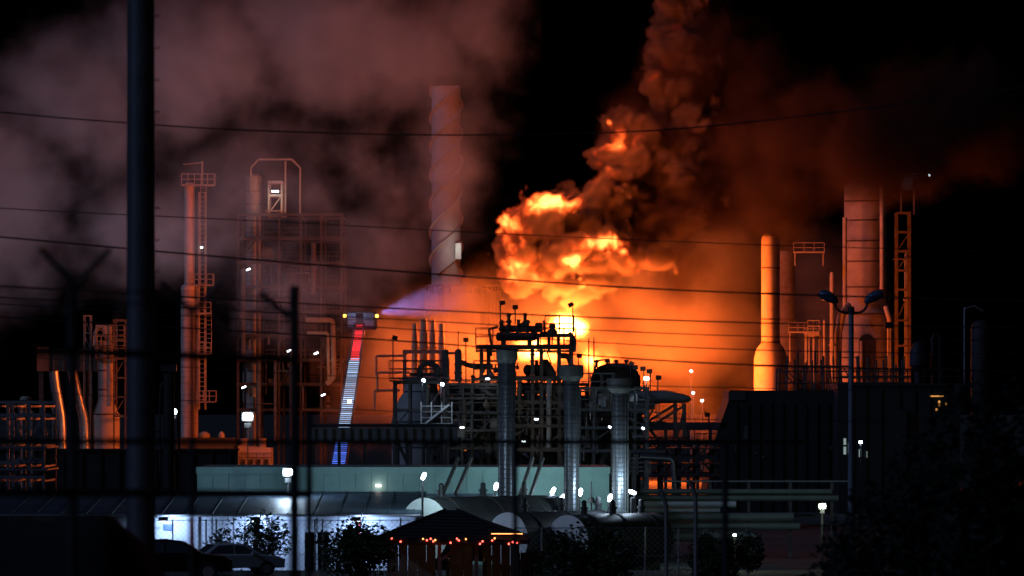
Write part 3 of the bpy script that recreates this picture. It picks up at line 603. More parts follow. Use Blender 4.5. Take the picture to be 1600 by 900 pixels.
# pale vertical and horizontal pipes seen inside the frames
for i, (pts, r_, m_, lab) in enumerate([
    ([(858, 590), (858, 700)], 4, CONC, 'pale vertical pipe in the frame left of the middle stack'),
    ([(812, 592), (812, 668), (830, 668)], 3.5, CONC, 'pale vertical pipe just right of the left stack, bending at its foot'),
    ([(738, 600), (738, 676)], 2.2, DULL, 'thin pale vertical pipe in the dark lower frame'),
    ([(744, 640), (752, 652), (762, 656), (762, 690)], 2, DULL, 'curved thin pipe low in the dark lower frame'),
    ([(706, 612), (776, 612)], 2.6, DULL, 'grey horizontal pipe under the lower frame top'),
    ([(700, 633), (790, 633)], 3.2, RUST, 'rusty horizontal pipe through the middle of the lower frame'),
    ([(820, 612), (860, 612), (860, 650)], 2.5, DULL, 'grey pipe turning down behind the middle stack'),
    ([(818, 657), (842, 657)], 4, WHITE, 'short white horizontal drum pipe left of the middle stack'),
    ([(806, 624), (900, 624)], 3, RUST, 'rusty horizontal pipe between the left and middle stacks'),
    ([(866, 660), (856, 690), (856, 725)], 5, DULL, 'angled duct descending beside the middle stack'),
    ([(930, 605), (930, 640)], 3, CLAD, 'bright clad pipe at the left of the round vessel'),
    ([(915, 650), (921, 700)], 3.5, WHITE, 'left slanted pale leg-like pipe under the railed frame'),
    ([(930, 650), (924, 700)], 3, WHITE, 'right slanted pale leg-like pipe under the railed frame'),
    ([(880, 690), (902, 664), (902, 640)], 4, RUST, 'dark sloping pipe right of the middle stack'),
    ([(905, 735), (935, 690)], 4, RUST, 'dark leaning pipe at the foot of the railed frame'),
    ([(700, 655), (720, 655), (720, 720)], 3, RUST, 'rusty pipe turning down at the left of the lower frame'),
    ([(780, 690), (840, 690), (840, 720)], 3, DULL, 'grey low pipe turning down behind the left stack'),
    ([(876, 655), (876, 725)], 5, WHITE, 'white vertical duct behind the middle stack, low down'),
    ([(940, 725), (948, 700), (960, 690)], 5, WHITE, 'pale low duct behind the right stack'),
]): pipe(lab, pts, r_, DM + (i % 5) * 1.1, m_)
# exchangers stacked on the decks
for i, (x0, x1, py, r_, lab) in enumerate(((704, 774, 613, 7, 'dark exchanger shell on the top deck of the lower frame'), (702, 776, 637, 7, 'dark exchanger shell on the second deck of the lower frame'), (704, 772, 662, 8, 'dark exchanger shell on the third deck of the lower frame'), (706, 776, 690, 9, 'dark exchanger shell at the foot of the lower frame'),
        (812, 880, 608, 8, 'dark exchanger shell under the pump, behind the middle stack'), (814, 884, 632, 7, 'dark exchanger shell on the upper deck behind the middle stack'), (812, 918, 667, 8, 'dark exchanger shell on the lower deck behind the middle stack'), (814, 912, 692, 9, 'dark exchanger shell at the foot of the frame behind the middle stack'), (818, 900, 716, 9, 'dark exchanger shell just above the teal roof, right of the left stack'), (700, 776, 714, 9, 'dark exchanger shell just above the teal roof, left of the left stack'), (925, 1000, 680, 10, 'dark exchanger shell under the railed frame'), (925, 985, 712, 11, 'dark exchanger shell low under the railed frame'))):
    hdrum(lab, x0, x1, py, r_, DM + 7 + (i % 3), (STEEL, RUST, DULL)[i % 3], (.2, .5, .8), legs=py + r_ + 2)
d = 398; o = thing('haze_block', 'added dark ribbed backing behind the process unit, blocking the bright haze', 'building', (P(840, 0, d).x, d, 0))  # dark block added to stop the fire haze shining between the pipes
MB().prism([(P(694, 0, d).x, 0), (P(694, 0, d).x, P(0, 628, d).z), (P(720, 0, d).x, P(0, 618, d).z), (P(960, 0, d).x, P(0, 618, d).z), (P(985, 0, d).x, P(0, 640, d).z), (P(985, 0, d).x, 0)], d, d + 6).obj('wall', DARKS, o, False)
for k in range(20): px = 702 + k * 14; MB().bbox((P(px, 0, d).x, d - .15, 0), (P(px + 3, 0, d).x, d - .002, P(0, 632, d).z)).obj('rib', DARKS, o, False)
for px in (722, 765, 815, 850, 930): MB().bbox((P(px, 0, d).x, d - .05, P(0, 706, d).z), (P(px + 7, 0, d).x, d - .004, P(0, 690, d).z)).obj('lit_window', glowmat('ember_patch', (1, .25, .06), .35), o, False)  # orange glowing patches that belong to the added block
# white lit stair panel and round pipe end
b = P(682, 660, 366); o = thing('lit_stair_tower', 'small white-lit stair landing beside the domed vessel', 'stairs', b)
for k in range(4): MB().bbox((P(659, 0, 366).x, 366, P(0, 662 - k * 9, 366).z), (P(706, 0, 366).x, 367, P(0, 661 - k * 9, 366).z)).obj('tread', WHITE, o, False)
for px in (658, 674, 690, 706): MB().bar(P(px, 664, 366), P(px, 628, 366), .07).obj('stanchion', WHITE, o, False)
MB().bar(P(664, 662, 365.9), P(702, 632, 365.9), .12).obj('stringer', WHITE, o, False)
# big round vessel on the right frame
b = P(962, 0, 376); kk = 376 / F; Z = lambda py: P(0, py, 376).z
o = thing('round_topped_vessel', 'large round-topped dark vessel right of the middle clad stack', 'vessel', (b.x, 376, 0))
MB().lathe((b.x, 376, 0), [(39 * kk, 0), (39 * kk, Z(596)), (38 * kk, Z(588)), (34 * kk, Z(579)), (26 * kk, Z(572)), (14 * kk, Z(568)), (3 * kk, Z(567))], 40).obj('shell', mat('vessel_dark_cladding', (.22, .17, .14), .55, .3, .35, .6), o)
MB().lathe((b.x, 376, Z(642)), [(40 * kk, 0), (40 * kk, Z(606) - Z(642))], 40).obj('pale_jacket', CLAD, o, label='pale lit cladding jacket')
for px in (932, 948, 962, 978):
    q = P(px, 0, 376); MB().lathe((q.x, 374.5, Z(575)), [(.08, 0), (.08, .35), (.16, .37), (.16, .5), (.05, .55)], 8).obj('nozzle', STEEL, o)
pipe('hooped pipe over the round vessel, left', [(930, 580), (931, 564), (952, 561), (952, 572)], 1.3, 374, STEEL, flanges=False)
for px, t0, lab in ((920, 528, 'left of two tall thin rods beside the round vessel'), (928, 527, 'right of two tall thin rods beside the round vessel')):
    a = P(px, 610, 372); o = thing('thin_mast', lab, 'mast', a); MB().tube([a, P(px, t0, 372)], .045, 6).obj('rod', STEEL, o); MB().lathe(a, [(.12, 0), (.12, .15)], 8).obj('foot', STEEL, o)
# the long nosed duct on a trestle
o = thing('nosed_duct', 'long horizontal duct with tapered nose on a braced trestle, right of the round vessel', 'duct', P(1010, 690, 372)); d = 372
pr = [(985, 621, 10.5), (1000, 621, 10.5), (1040, 620, 10.3), (1055, 621.5, 8.5), (1070, 623, 6.5), (1077, 624, 4.5), (1080, 624.5, 1)]
MB().tube([P(x, y, d) for x, y, r in pr], [S(r, d) for x, y, r in pr], 24).obj('shell', DULL, o)
MB().bbox((P(988, 0, d).x, d - .5, P(0, 640, d).z), (P(1024, 0, d).x, d + .5, P(0, 630, d).z)).obj('hopper', STEEL, o, False)
for a, b, w_ in (((1055, 628), (1055, 684), 6), ((1069, 630), (1069, 684), 6), ((1055, 632), (1010, 660), 4), ((1069, 634), (1014, 668), 4), ((1069, 640), (1058, 684), 3), ((992, 640), (1030, 690), 4), ((1006, 640), (985, 684), 3), ((1000, 640), (1000, 690), 4), ((1020, 640), (996, 690), 3)):
    MB().bar(P(*a, d), P(*b, d), S(w_, d)).obj('trestle_leg', STEEL, o, False)
for a, b in (((980, 660), (1040, 660)), ((1000, 684), (1075, 684))): MB().bar(P(*a, d + .3), P(*b, d + .3), S(2.5, d)).obj('trestle_beam', STEEL, o, False)
# floodlights
FL = [(782, 473, 530, 'unlit floodlight on the left pole above the top platform', -.15, 1), (805, 480, 508, 'unlit floodlight on the second pole above the top platform', .1, 0.01), (895, 476, 541, 'unlit floodlight on the right pole at the end of the top platform', .5, -1),
      (614, 528, 592, 'unlit floodlight on a pole at the left end of the left platform', .3, 1), (728, 531, 600, 'unlit round-backed floodlight between the vertical drums and top platform', 0, 0.01), (1108, 648, 690, 'unlit floodlight on a curved pole left of the dark right building', .05, -1),
      (985, 568, 606, 'unlit tilted floodlight highest of the cluster above the round vessel', .7, .6), (994, 574, 606, 'unlit floodlight second in the cluster above the round vessel', .2, -.5), (1006, 576, 612, 'unlit floodlight in the middle of the cluster above the duct', .15, -.5), (1016, 580, 612, 'unlit floodlight right of the lit lamp above the duct', .15, -.4), (1028, 590, 612, 'wide unlit floodlight at the right end of the cluster', .0, .3), (904, 556, 592, 'small unlit floodlight hanging below the right end of the top platform', .2, .4)]
for px, t, b_, lab, tilt, dx in FL: floodlight(lab, px, t, b_, 369, tilt, dirx=dx, size=8.5)
floodlight('left of two lit white floodlights under the left platform', 660, 594, 628, 365, .5, LAMPW, 120, 1, 6, aim=P(680, 660, 366))
floodlight('right of two lit white floodlights under the left platform', 689, 600, 632, 365, .4, LAMPW, 120, 1, 6, aim=P(690, 665, 368))
floodlight('brightly lit floodlight on a pole above the nosed duct', 1010, 591, 640, 367, .1, LAMPW, 260, .01, 8, aim=P(950, 640, 372))
for px, py, lab in ((957, 661, 'small lit lamp upper of the pair left of the right stack'), (951, 667, 'small lit lamp lower of the pair left of the right stack'), (1003, 669, 'small lit lamp on the bracket under the duct trestle')):
    floodlight(lab, px, py, py + 12, 364, .5, LAMPW2, 70, 1, 5, aim=P(px - 12, py + 40, 358), group='small lit work lamps')
# lamps along the drums
for px, py, b_, lab, pw, d, tl in ((662, 744, 764, 'lit tilted lamp on a short mast above the left drum', 420, 270.4, .45), (775, 760, 790, 'lit small lamp left of the left clad stack', 150, 282.6, .2), (864, 767, 790, 'lit tilted lamp between left and middle clad stacks', 260, 282.6, .5), (907, 769, 800, 'lit lamp just right of the middle clad stack', 200, 282.6, .2), (953, 778, 800, 'lit lamp at the left foot of the right clad stack', 300, 276.5, .3), (988, 769, 800, 'lit lamp at the right foot of the right clad stack', 260, 277, -1.2), (879, 777, 800, 'dim lit lamp behind the middle clad stack', 120, 283, .8)):
    q = P(px, py, d); k = S(1, d); o = thing('yard_lamp', lab, 'lamp', (q.x, d, 0), 'lamps over the drums')
    MB().tube([(q.x - k * 2, d + .15, 0), (q.x - k * 2, d + .15, q.z - k * 9)], .05, 8).obj('mast', BLACK, o)
    MB().tube([(q.x - k * 2, d + .15, q.z - k * 9), (q.x + k * 3, d + .1, q.z - k * 9), (q.x + k * 2, d + .1, q.z - k * 4)], .035, 6).obj('bracket', BLACK, o)
    MB().box(q + Vector((0, .07, 0)), (k * 6, .1, k * 13), 0, tl).obj('housing', BLACK, o, False)
    tv = Vector((math.sin(tl), 0, math.cos(tl))) * k; MB().tube([q + tv * f_ + Vector((0, -.04, 0)) for f_ in (-6, -5, -3, 3, 5, 6)], [k * .6, k * 2, k * 2.8, k * 2.8, k * 2, k * .6], 12).obj('lens', LAMPW, o)
    light('POINT', q + Vector((0, -.5, .1)), pw * (.16 if d > 280 else .3), (.55, .74, 1), o, .15)
    light('SPOT', q + Vector((0, .25, .4)), pw * (.5 if d > 280 else 1.4), (.55, .85, .92), o, .2, q + Vector((-.5, 8, 1.2)), 150)
# pipe bridge that crosses behind the teal building
d = 345; o = thing('pipe_bridge', 'heavy horizontal pipe bridge girder crossing behind the teal building', 'pipe bridge', P(560, 760, d)); o.location.z = 0
xa, xb = P(486, 0, d).x, P(715, 0, d).x
MB().bbox((xa, d, P(0, 690, d).z), (xb, d + 2, P(0, 668, d).z)).obj('girder', DULL, o, False)
for py, r_ in ((664, 2.2), (666, 1.4)): MB().tube([P(480, py, d + .4), P(600, py, d + .4), P(716, py, d + .4)], S(r_, d), 10).obj('pipe', STEEL, o)
for px in (490, 530, 570, 622, 636, 662, 690): MB().bar(P(px, 688, d), (P(px, 0, d).x, d, 0), S(5, d)).obj('support_post', STEEL, o, False)
for a, b in (((664, 692), (684, 722)), ((690, 692), (676, 722)), ((622, 692), (636, 722))): MB().bar(P(*a, d + .05), P(*b, d + .05), S(5, d)).obj('brace', STEEL, o, False)
for k in range(16): px = 490 + k * 14; MB().bar(P(px, 690, d - .06), P(px, 668, d - .06), .12).obj('stiffener', DULL, o, False)
d = 430; o = thing('conveyor_bridge', 'long dark horizontal bridge between the trestle and the dark right building', 'bridge', P(1060, 740, d)); o.location.z = 0
MB().bbox((P(1000, 0, d).x, d, P(0, 672, d).z), (P(1135, 0, d).x, d + 3, P(0, 660, d).z)).obj('girder', STEEL, o, False)
rail_mesh(MB(), P(1085, 686, d), P(1135, 686, d), .8, 1.2, .06).obj('handrail', STEEL, o, False)
MB().bar(P(1000, 688, d), P(1135, 696, d), S(3, d)).obj('lower_chord', STEEL, o, False)
for px in (1010, 1040, 1075, 1110): MB().bar(P(px, 672, d), (P(px, 0, d).x, d, 0), S(5, d)).obj('support_post', STEEL, o, False)
for a in (1010, 1040, 1075): MB().bar(P(a, 690, d + .1), P(a + 34, 735, d + .1), S(3.5, d)).obj('brace', STEEL, o, False)
for a in (1010, 1040, 1075): MB().bar(P(a + 34, 690, d + .1), P(a, 735, d + .1), S(3.5, d)).obj('brace', STEEL, o, False)
steel_frame('low dark framework under the trestle, fire showing through its gaps', (985, 1010, 1034, 1062, 1090, 1118), (692, 714, 742), 410, 8, 5, braces=(((985, 742), (1034, 692)), ((1034, 692), (1062, 742)), ((1062, 742), (1118, 700))), decks=((980, 1130, 702), (980, 1130, 726), (980, 1130, 744)), m_=STEEL)
# grey pipe elbow group, lower right
pipe('large pale pipe that runs right and elbows down, right of the right stack', [(1000, 714), (1052, 717), (1056, 765)], 5, 340, CLAD, 14)
pipe('pale horizontal pipe above the large elbow pipe', [(985, 706), (1040, 706)], 3.5, 341, CLAD)
d = 342; o = thing('pipe_ladder_rack', 'grid-like rack of short pale bars right of the right stack', 'rack', P(1000, 740, d)); o.location.z = 0
for py in (716, 723, 730, 736): MB().bar(P(980, py, d), P(1012, py, d), S(2, d)).obj('bar', GALV, o, False)
for px in (984, 996, 1008, 1016): MB().bar(P(px, 742, d), P(px, 704, d), S(2, d)).obj('upright', GALV, o, False)
MB().bar(P(1010, 745, d), P(1010, 640, d), S(2.2, d)).obj('tall_upright', GALV, o, False); MB().bar(P(988, 682, d), P(1006, 682, d), S(3, d)).obj('bracket_shelf', GALV, o, False)

# ------------------------------------------------------------------ fire truck ladder with bucket
def aerial():
    dA, dB = 415, 437
    a, b = P(527, 742, dA), P(563, 507, dB); o = thing('aerial_ladder', 'fire engine ladder raised to the smoke, rungs lit red, white and blue', 'ladder', (a.x, dA, 0)); ax = (b - a).normalized(); Ln = (b - a).length
    sv = Vector((1, 0, 0)); up = sv.cross(ax).normalized(); up = up if up.y < 0 else -up
    def at(t): return a.lerp(b, t)
    MB().lathe((a.x, dA, 0), [(1.2, 0), (1.2, 1.2), (.9, 1.3), (.9, 2.2)], 20).obj('turntable', RED, o)
    MB().bar((a.x, dA, 2.0), a, .9).obj('lower_boom', STEEL, o, False)
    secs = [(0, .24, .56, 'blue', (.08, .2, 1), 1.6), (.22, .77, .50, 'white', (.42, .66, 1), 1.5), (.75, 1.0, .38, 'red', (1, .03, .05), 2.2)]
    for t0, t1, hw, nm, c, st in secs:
        gm = glowmat('rung_glow_' + nm, c, st); rm = mat('ladder_rail_' + nm, (.14, .14, .16), .5, .5)
        for s_ in (-1, 1):
            MB().bar(at(t0) + sv * s_ * hw, at(t1) + sv * s_ * hw * .93, .09, .12).obj('rail', rm, o, False)
            MB().bar(at(t0) + sv * s_ * hw + up * .55, at(t1) + sv * s_ * hw * .93 + up * .55, .06).obj('hand_rail', rm, o, False)
        n = int((t1 - t0) * Ln / .32); gms = [glowmat('rung_glow_' + nm + str(z), c, st * f_) for z, f_ in enumerate((.35, .6, 1.0))]  # emission on the rungs stands in for strip lights along the rails
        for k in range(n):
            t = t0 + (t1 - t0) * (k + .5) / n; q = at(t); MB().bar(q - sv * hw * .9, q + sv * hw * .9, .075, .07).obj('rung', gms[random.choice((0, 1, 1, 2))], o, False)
            for s_ in (-1, 1): MB().bar(q + sv * s_ * hw, q + ax * (.2 if k % 2 else -.2) + sv * s_ * hw + up * .55, .035).obj('lattice_bar', rm, o, False)
    light('POINT', at(.9) + up * 1.0, 25, (1, .04, .05), o, .2); light('POINT', at(.5) + up * 1.2, 18, (.5, .7, 1), o, .2)
    q = at(.46) + up * .2 + sv * .1; MB().box(q, (.22, .1, .2)).obj('work_lamp', LAMPW, o, False)
    # bucket at the tip
    c = P(565, 502, dB); W = S(46, dB); bk = thing('rescue_bucket', 'white-lit rescue bucket at the tip of the ladder', 'bucket', c - Vector((0, 0, .6)))
    MB().bbox((c.x - W / 2, dB - .9, c.z - .65), (c.x + W / 2, dB + .9, c.z - .55)).obj('floor', STEEL, bk, False)
    pm = mat('bucket_panel', (.30, .38, .46), .4, .3)
    for x0, x1 in ((-.46, -.20), (.08, .42)): MB().bbox((c.x + W * x0, dB - .93, c.z - .45), (c.x + W * x1, dB - .88, c.z + .62)).obj('panel', pm, bk, False)
    MB().bbox((c.x - W * .16, dB - .95, c.z - .3), (c.x + W * .05, dB - .9, c.z + .35)).obj('gate', STEEL, bk, False)
    for y in (-.9, .9):
        for z in (.65, .1, -.5): MB().bar((c.x - W / 2, dB + y, c.z + z), (c.x + W / 2, dB + y, c.z + z), .07).obj('rail', STEEL, bk, False)
    for x in (-.5, -.18, .06, .45, .5):
        for y in (-.9, .9): MB().bar((c.x + W * x, dB + y, c.z - .6), (c.x + W * x, dB + y, c.z + .68), .07).obj('post', STEEL, bk, False)
    for x in (-.56, .53): MB().lathe((c.x + W * x, dB - .95, c.z + .28), [(.10, 0), (.13, .06), (.13, .18), (.05, .24)], 10).obj('corner_lamp', LAMPY, bk)
    light('POINT', c + Vector((-.3, -2.6, .6)), 26, (.40, .62, 1), bk, .3); light('POINT', c + Vector((.3, -1.2, -.9)), 6, (1, .05, .06), bk, .1)
    nz = P(590, 491, dB); MB().tube([nz + Vector((-.4, 0, -.2)), nz], [.12, .07], 10).obj('water_nozzle', RED, bk)
    tip = nz + Vector((.05, 0, 0))
    light('SPOT', tip + Vector((-.2, -.3, .1)), 3000, (.26, .30, 1), bk, .1, P(690, 466, dB + .5), 84, 'searchlight')
aerial()

# ------------------------------------------------------------------ spiral stack
def spiral_stack():
    d = 700; q = P(697, 0, d); r = S(22.5, d); zt = P(0, 135, d).z
    o = thing('spiral_stack', 'tall pale chimney stack with helical strakes in the smoke', 'chimney', (q.x, d, 0))
    cm = mat('pale_stack_paint', (.55, .50, .51), .75, 0, .3, .35)
    MB().lathe((q.x, d, 0), [(r * 1.02, 0), (r, zt - .2), (r * 1.05, zt - .2), (r * 1.05, zt)], 36).obj('shaft', cm, o)
    turns = (405 - 135) / 128.
    zb = P(0, 430, d).z
    for k in range(3):
        m = MB(); n = 90; ring = []
        for i in range(n + 1):
            t = i / n; z = zb + (zt - zb) * t; a = 2 * math.pi * (k / 3 + turns * t * 1.05) ; u = Vector((math.cos(a), math.sin(a), 0)); c = Vector((q.x, d, z))
            ring.append((c + u * r * .98 + Vector((0, 0, -.06)), c + u * r * 1.2 + Vector((0, 0, -.04)), c + u * r * 1.2 + Vector((0, 0, .04)), c + u * r * .98 + Vector((0, 0, .06))))
        vs = [p for g_ in ring for p in g_]; fs = []
        for i in range(n):
            for j in range(4): fs.append((i * 4 + j, i * 4 + (j + 1) % 4, i * 4 + 4 + (j + 1) % 4, i * 4 + 4 + j))
        m.add(vs, fs).obj('helical_strake', cm, o)
    for py in (405, 330, 255): MB().lathe((q.x, d, P(0, py, d).z), [(r * 1.03, 0), (r * 1.03, .12)], 36).obj('flange_ring', cm, o)
    b = P(716, 392, d - 3); MB().bbox((b.x - .35, d - r - .6, b.z - 1.0), (b.x + .35, d - r, b.z + 1.0)).obj('lit_cabinet', WHITE, o, False)
    light('POINT', P(712, 385, d - r - 2.5), 90, (.9, 1, .9), o, .2)
spiral_stack()

# ------------------------------------------------------------------ ribbed tank and pipes glowing behind the spray
d = 690; q = P(722, 0, d); kk = d / F; zt = P(0, 452, d).z
o = thing('ribbed_tank', 'large ribbed tank with domed railed top glowing orange behind the spray', 'tank', (q.x, d, 0))
TK = mat('tank_paint', (.20, .17, .14), .7, 0, .3, .3)
MB().lathe((q.x, d, 0), [(58 * kk, 0), (58 * kk, zt - .6), (40 * kk, zt + .1), (15 * kk, zt + .5)], 48).obj('shell', TK, o)
for k in range(30):
    a = 2 * math.pi * k / 30; MB().bar((q.x + 58.5 * kk * math.cos(a), d + 58.5 * kk * math.sin(a), 0), (q.x + 58.5 * kk * math.cos(a), d + 58.5 * kk * math.sin(a), zt - .2), .22).obj('rib', TK, o, False)
    MB().bar((q.x + 57 * kk * math.cos(a), d + 57 * kk * math.sin(a), zt - .5), (q.x + 57 * kk * math.cos(a), d + 57 * kk * math.sin(a), zt + .5), .1).obj('rail_post', TK, o, False)
MB().lathe((q.x, d, zt + .42), [(57.3 * kk, 0), (57.3 * kk, .1)], 48).obj('top_rail', TK, o)
for i, (px, t, r_) in enumerate(((648, 505, 4.5), (662, 498, 6.5), (676, 500, 5), (690, 506, 5))):
    a = P(px, 560, 590); zt_ = P(0, t, 590).z; o = thing('exhaust_pipe', ('first', 'second', 'third', 'fourth')[i] + ' from the left of four upright pipes glowing orange behind the left platform', 'pipe', (a.x, 590, 0)); r = S(r_, 590)
    MB().lathe((a.x, 590, 0), [(r, 0), (r, zt_ - 1.5), (r * .8, zt_ - 1.2), (r * .8, zt_)], 16).obj('shaft', CONC, o); MB().lathe((a.x, 590, P(0, 545, 590).z), [(r * 1.3, 0), (r * 1.3, .2)], 16).obj('flange', CONC, o)
steel_frame('yellow-lit portal frame behind the left platform railing', (632, 690), (549, 590), 585, 4, 5, m_=CONC)
for i, (x0, x1, py) in enumerate(((588, 632, 556), (590, 640, 582), (586, 625, 610))):
    pipe(('upper', 'middle', 'lower')[i] + ' hazy pipe run left of the left platform', [(x0, py + 30), (x0, py), (x1, py)], 2, 585, CONC, flanges=False)

# ------------------------------------------------------------------ reactors and columns at the right, lit by the fire
DR = 622
def column(name, label, cat, px, d, prof, m_, n=36, rings=(), group=None):
    """prof: (radius px, py)"""
    q = P(px, 0, d); kk = d / F; o = thing(name, label, cat, (q.x, d, 0), group)
    MB().lathe((q.x, d, 0), [(prof[0][0] * kk, 0)] + [(r * kk, P(0, py, d).z) for r, py in prof], n).obj('shell', m_, o)
    for r, py in rings: MB().lathe((q.x, d, P(0, py, d).z), [(r * kk, 0), (r * kk * 1.02, .08), (r * kk, .16)], n).obj('weld_ring', RUST, o)
    return o
VES = mat('reactor_insulation', (.5, .42, .34), .75, 0, .3, .4)
column('fractionator', 'slim column glowing bright orange on its left, with flared foot', 'column', 1204, DR - 16, [(26, 575), (26, 560), (22, 545), (14.5, 536), (14.5, 375), (13, 369), (8, 365)], VES, 36, ((15.2, 536), (15, 500), (15, 460), (15, 420), (26.5, 573)))
column('fractionator', 'dim wider column behind the bright slim column', 'column', 1226, DR + 6, [(20, 545), (18, 530), (17, 400), (12, 392)], mat('dark_insulation', (.16, .13, .11), .8), 30, ((18, 500), (17.6, 450)))
rc = column('reactor', 'huge upright reactor with rings, necked above its wide lower drum', 'reactor', 1352, DR + 8, [(46, 605), (46, 500), (44, 492), (36, 482), (31, 470), (31, 455), (33, 450), (33, 292), (26, 283), (12, 278)], VES, 48, ((33.6, 316), (33.6, 346), (33.6, 378), (33.6, 410), (33.8, 450), (46.6, 492), (46.6, 560)))
for px, t, b_ in ((1378, 290, 452), (1320, 340, 480)): MB().tube([P(px, b_, DR + 3), P(px, t, DR + 3)], S(3.5, DR), 12).obj('downcomer', VES, rc)
MB().tube([P(1308, 605, DR + 1), P(1310, 520, DR + 1), P(1316, 490, DR + 1), P(1325, 478, DR + 3)], S(6, DR), 12).obj('transfer_line', VES, rc)
MB().tube([P(1390, 600, DR + 1), P(1390, 500, DR + 1), P(1384, 480, DR + 2)], S(4, DR), 12).obj('transfer_line', VES, rc)
# arched opening on the lower drum
poly = [(P(1347, 0, DR).x, P(0, 600, DR).z)] + [(P(1358 - 12 * math.cos(a), 0, DR).x, P(0, 533 - 12 * math.sin(a), DR).z) for a in [k * math.pi / 8 for k in range(9)]] + [(P(1370, 0, DR).x, P(0, 600, DR).z)]
yf = DR + 8 - 46 * DR / F - .15
MB().prism(poly, yf, yf + .5).obj('arched_door', BLACK, rc, False); MB().tube([P(1346, 605, yf), P(1346, 533, yf)], S(3, DR), 10).obj('standpipe', VES, rc)
for i, (px, r_, t, b_, lab) in enumerate(((1300, 3.5, 425, 600, 'thin upright pipe left of the huge reactor'), (1417, 4, 395, 600, 'upright pipe right of the huge reactor, catching firelight'), (1288, 2, 500, 600, 'short thin upright pipe between slim column and reactor'))):
    a = P(px, 0, DR); o = thing('riser_pipe', lab, 'pipe', (a.x, DR, 0)); MB().lathe((a.x, DR, 0), [(S(r_, DR), 0), (S(r_, DR), P(0, t + 4, DR).z), (S(r_ * .6, DR), P(0, t, DR).z)], 14).obj('shaft', VES, o)
    for py in (470, 540): MB().lathe((a.x, DR, P(0, py, DR).z), [(S(r_ * 1.4, DR), 0), (S(r_ * 1.4, DR), .2)], 14).obj('flange', VES, o)
steel_frame('tall narrow pipe-support frame right of the huge reactor', (1402, 1422), (332, 362, 392, 422, 452, 500, 540), DR - 4, 3, 2.5, braces=(((1402, 392), (1422, 362)), ((1402, 500), (1422, 452)), ((1402, 422), (1422, 392))), m_=RUST, decks=((1398, 1424, 405),))
for i, (a, b, py, lab) in enumerate(((1232, 1262, 520, 'upper left lit catwalk between slim column and reactor'), (1256, 1285, 522, 'upper right lit catwalk between slim column and reactor'), (1262, 1282, 566 - 40, 'small catwalk hung below the upper catwalks'), (1240, 1288, 395, 'high thin catwalk left of the reactor'))):
    o = thing('catwalk', lab, 'catwalk', P((a + b) / 2, py, DR + 1)); d = DR + 1
    MB().bbox((P(a, 0, d).x, d, P(0, py, d).z), (P(b, 0, d).x, d + 1.2, P(0, py, d).z + .14)).obj('deck', VES, o, False)
    rail_mesh(MB(), P(a, py, d), P(b, py, d), 1.1, 1.0, .06).obj('handrail', VES, o, False)
    for px in (a + 2, b - 2): MB().bar(P(px, py + (45 if i != 3 else 20), d + .6), P(px, py, d + .6), .1).obj('hanger', VES, o, False)
MB_ = P(1275, 568, DR); o = thing('lit_platform_box', 'small railed platform glowing amber beside the street lamp', 'platform', MB_)
MB().bbox((P(1263, 0, DR).x, DR, P(0, 524, DR).z), (P(1280, 0, DR).x, DR + 1, P(0, 518, DR).z)).obj('deck', VES, o, False); rail_mesh(MB(), P(1262, 518, DR - .1), P(1280, 518, DR - .1), 1.2, .8, .07).obj('handrail', VES, o, False); MB().bar(P(1271, 520, DR + .5), P(1271, 600, DR + .5), .2).obj('support', VES, o, False)
# high lit platform in the smoke, top right
d = DR; o = thing('high_platform', 'faintly lit platform high in the dark smoke at the right', 'platform', P(1418, 290, d))
MB().bbox((P(1402, 0, d).x, d, P(0, 273, d).z), (P(1432, 0, d).x, d + 2, P(0, 271, d).z)).obj('deck', WHITE, o, False); rail_mesh(MB(), P(1402, 284, d), P(1432, 284, d), .9, .9, .06).obj('handrail', GALV, o, False)
MB().bbox((P(1410, 0, d).x, d + .3, P(0, 296, d).z), (P(1426, 0, d).x, d + 1.4, P(0, 275, d).z)).obj('cabin', GALV, o, False)
for px in (1408, 1428): MB().bar(P(px, 275, d + 1), P(px, 335, d + 1), .18).obj('leg', RUST, o, False)
light('POINT', P(1420, 280, d - 1.5), 10, COOL, o, .2)
a = P(1452, 276, d); o = thing('beacon_lamp', 'single tiny white light high at the right in the dark', 'lamp', a); MB().lathe(a, [(.05, 0), (.12, .08), (.12, .2), (.05, .28)], 10).obj('lens', LAMPW2, o); MB().tube([a, a - Vector((0, 0, 2))], .05, 6).obj('stem', BLACK, o)

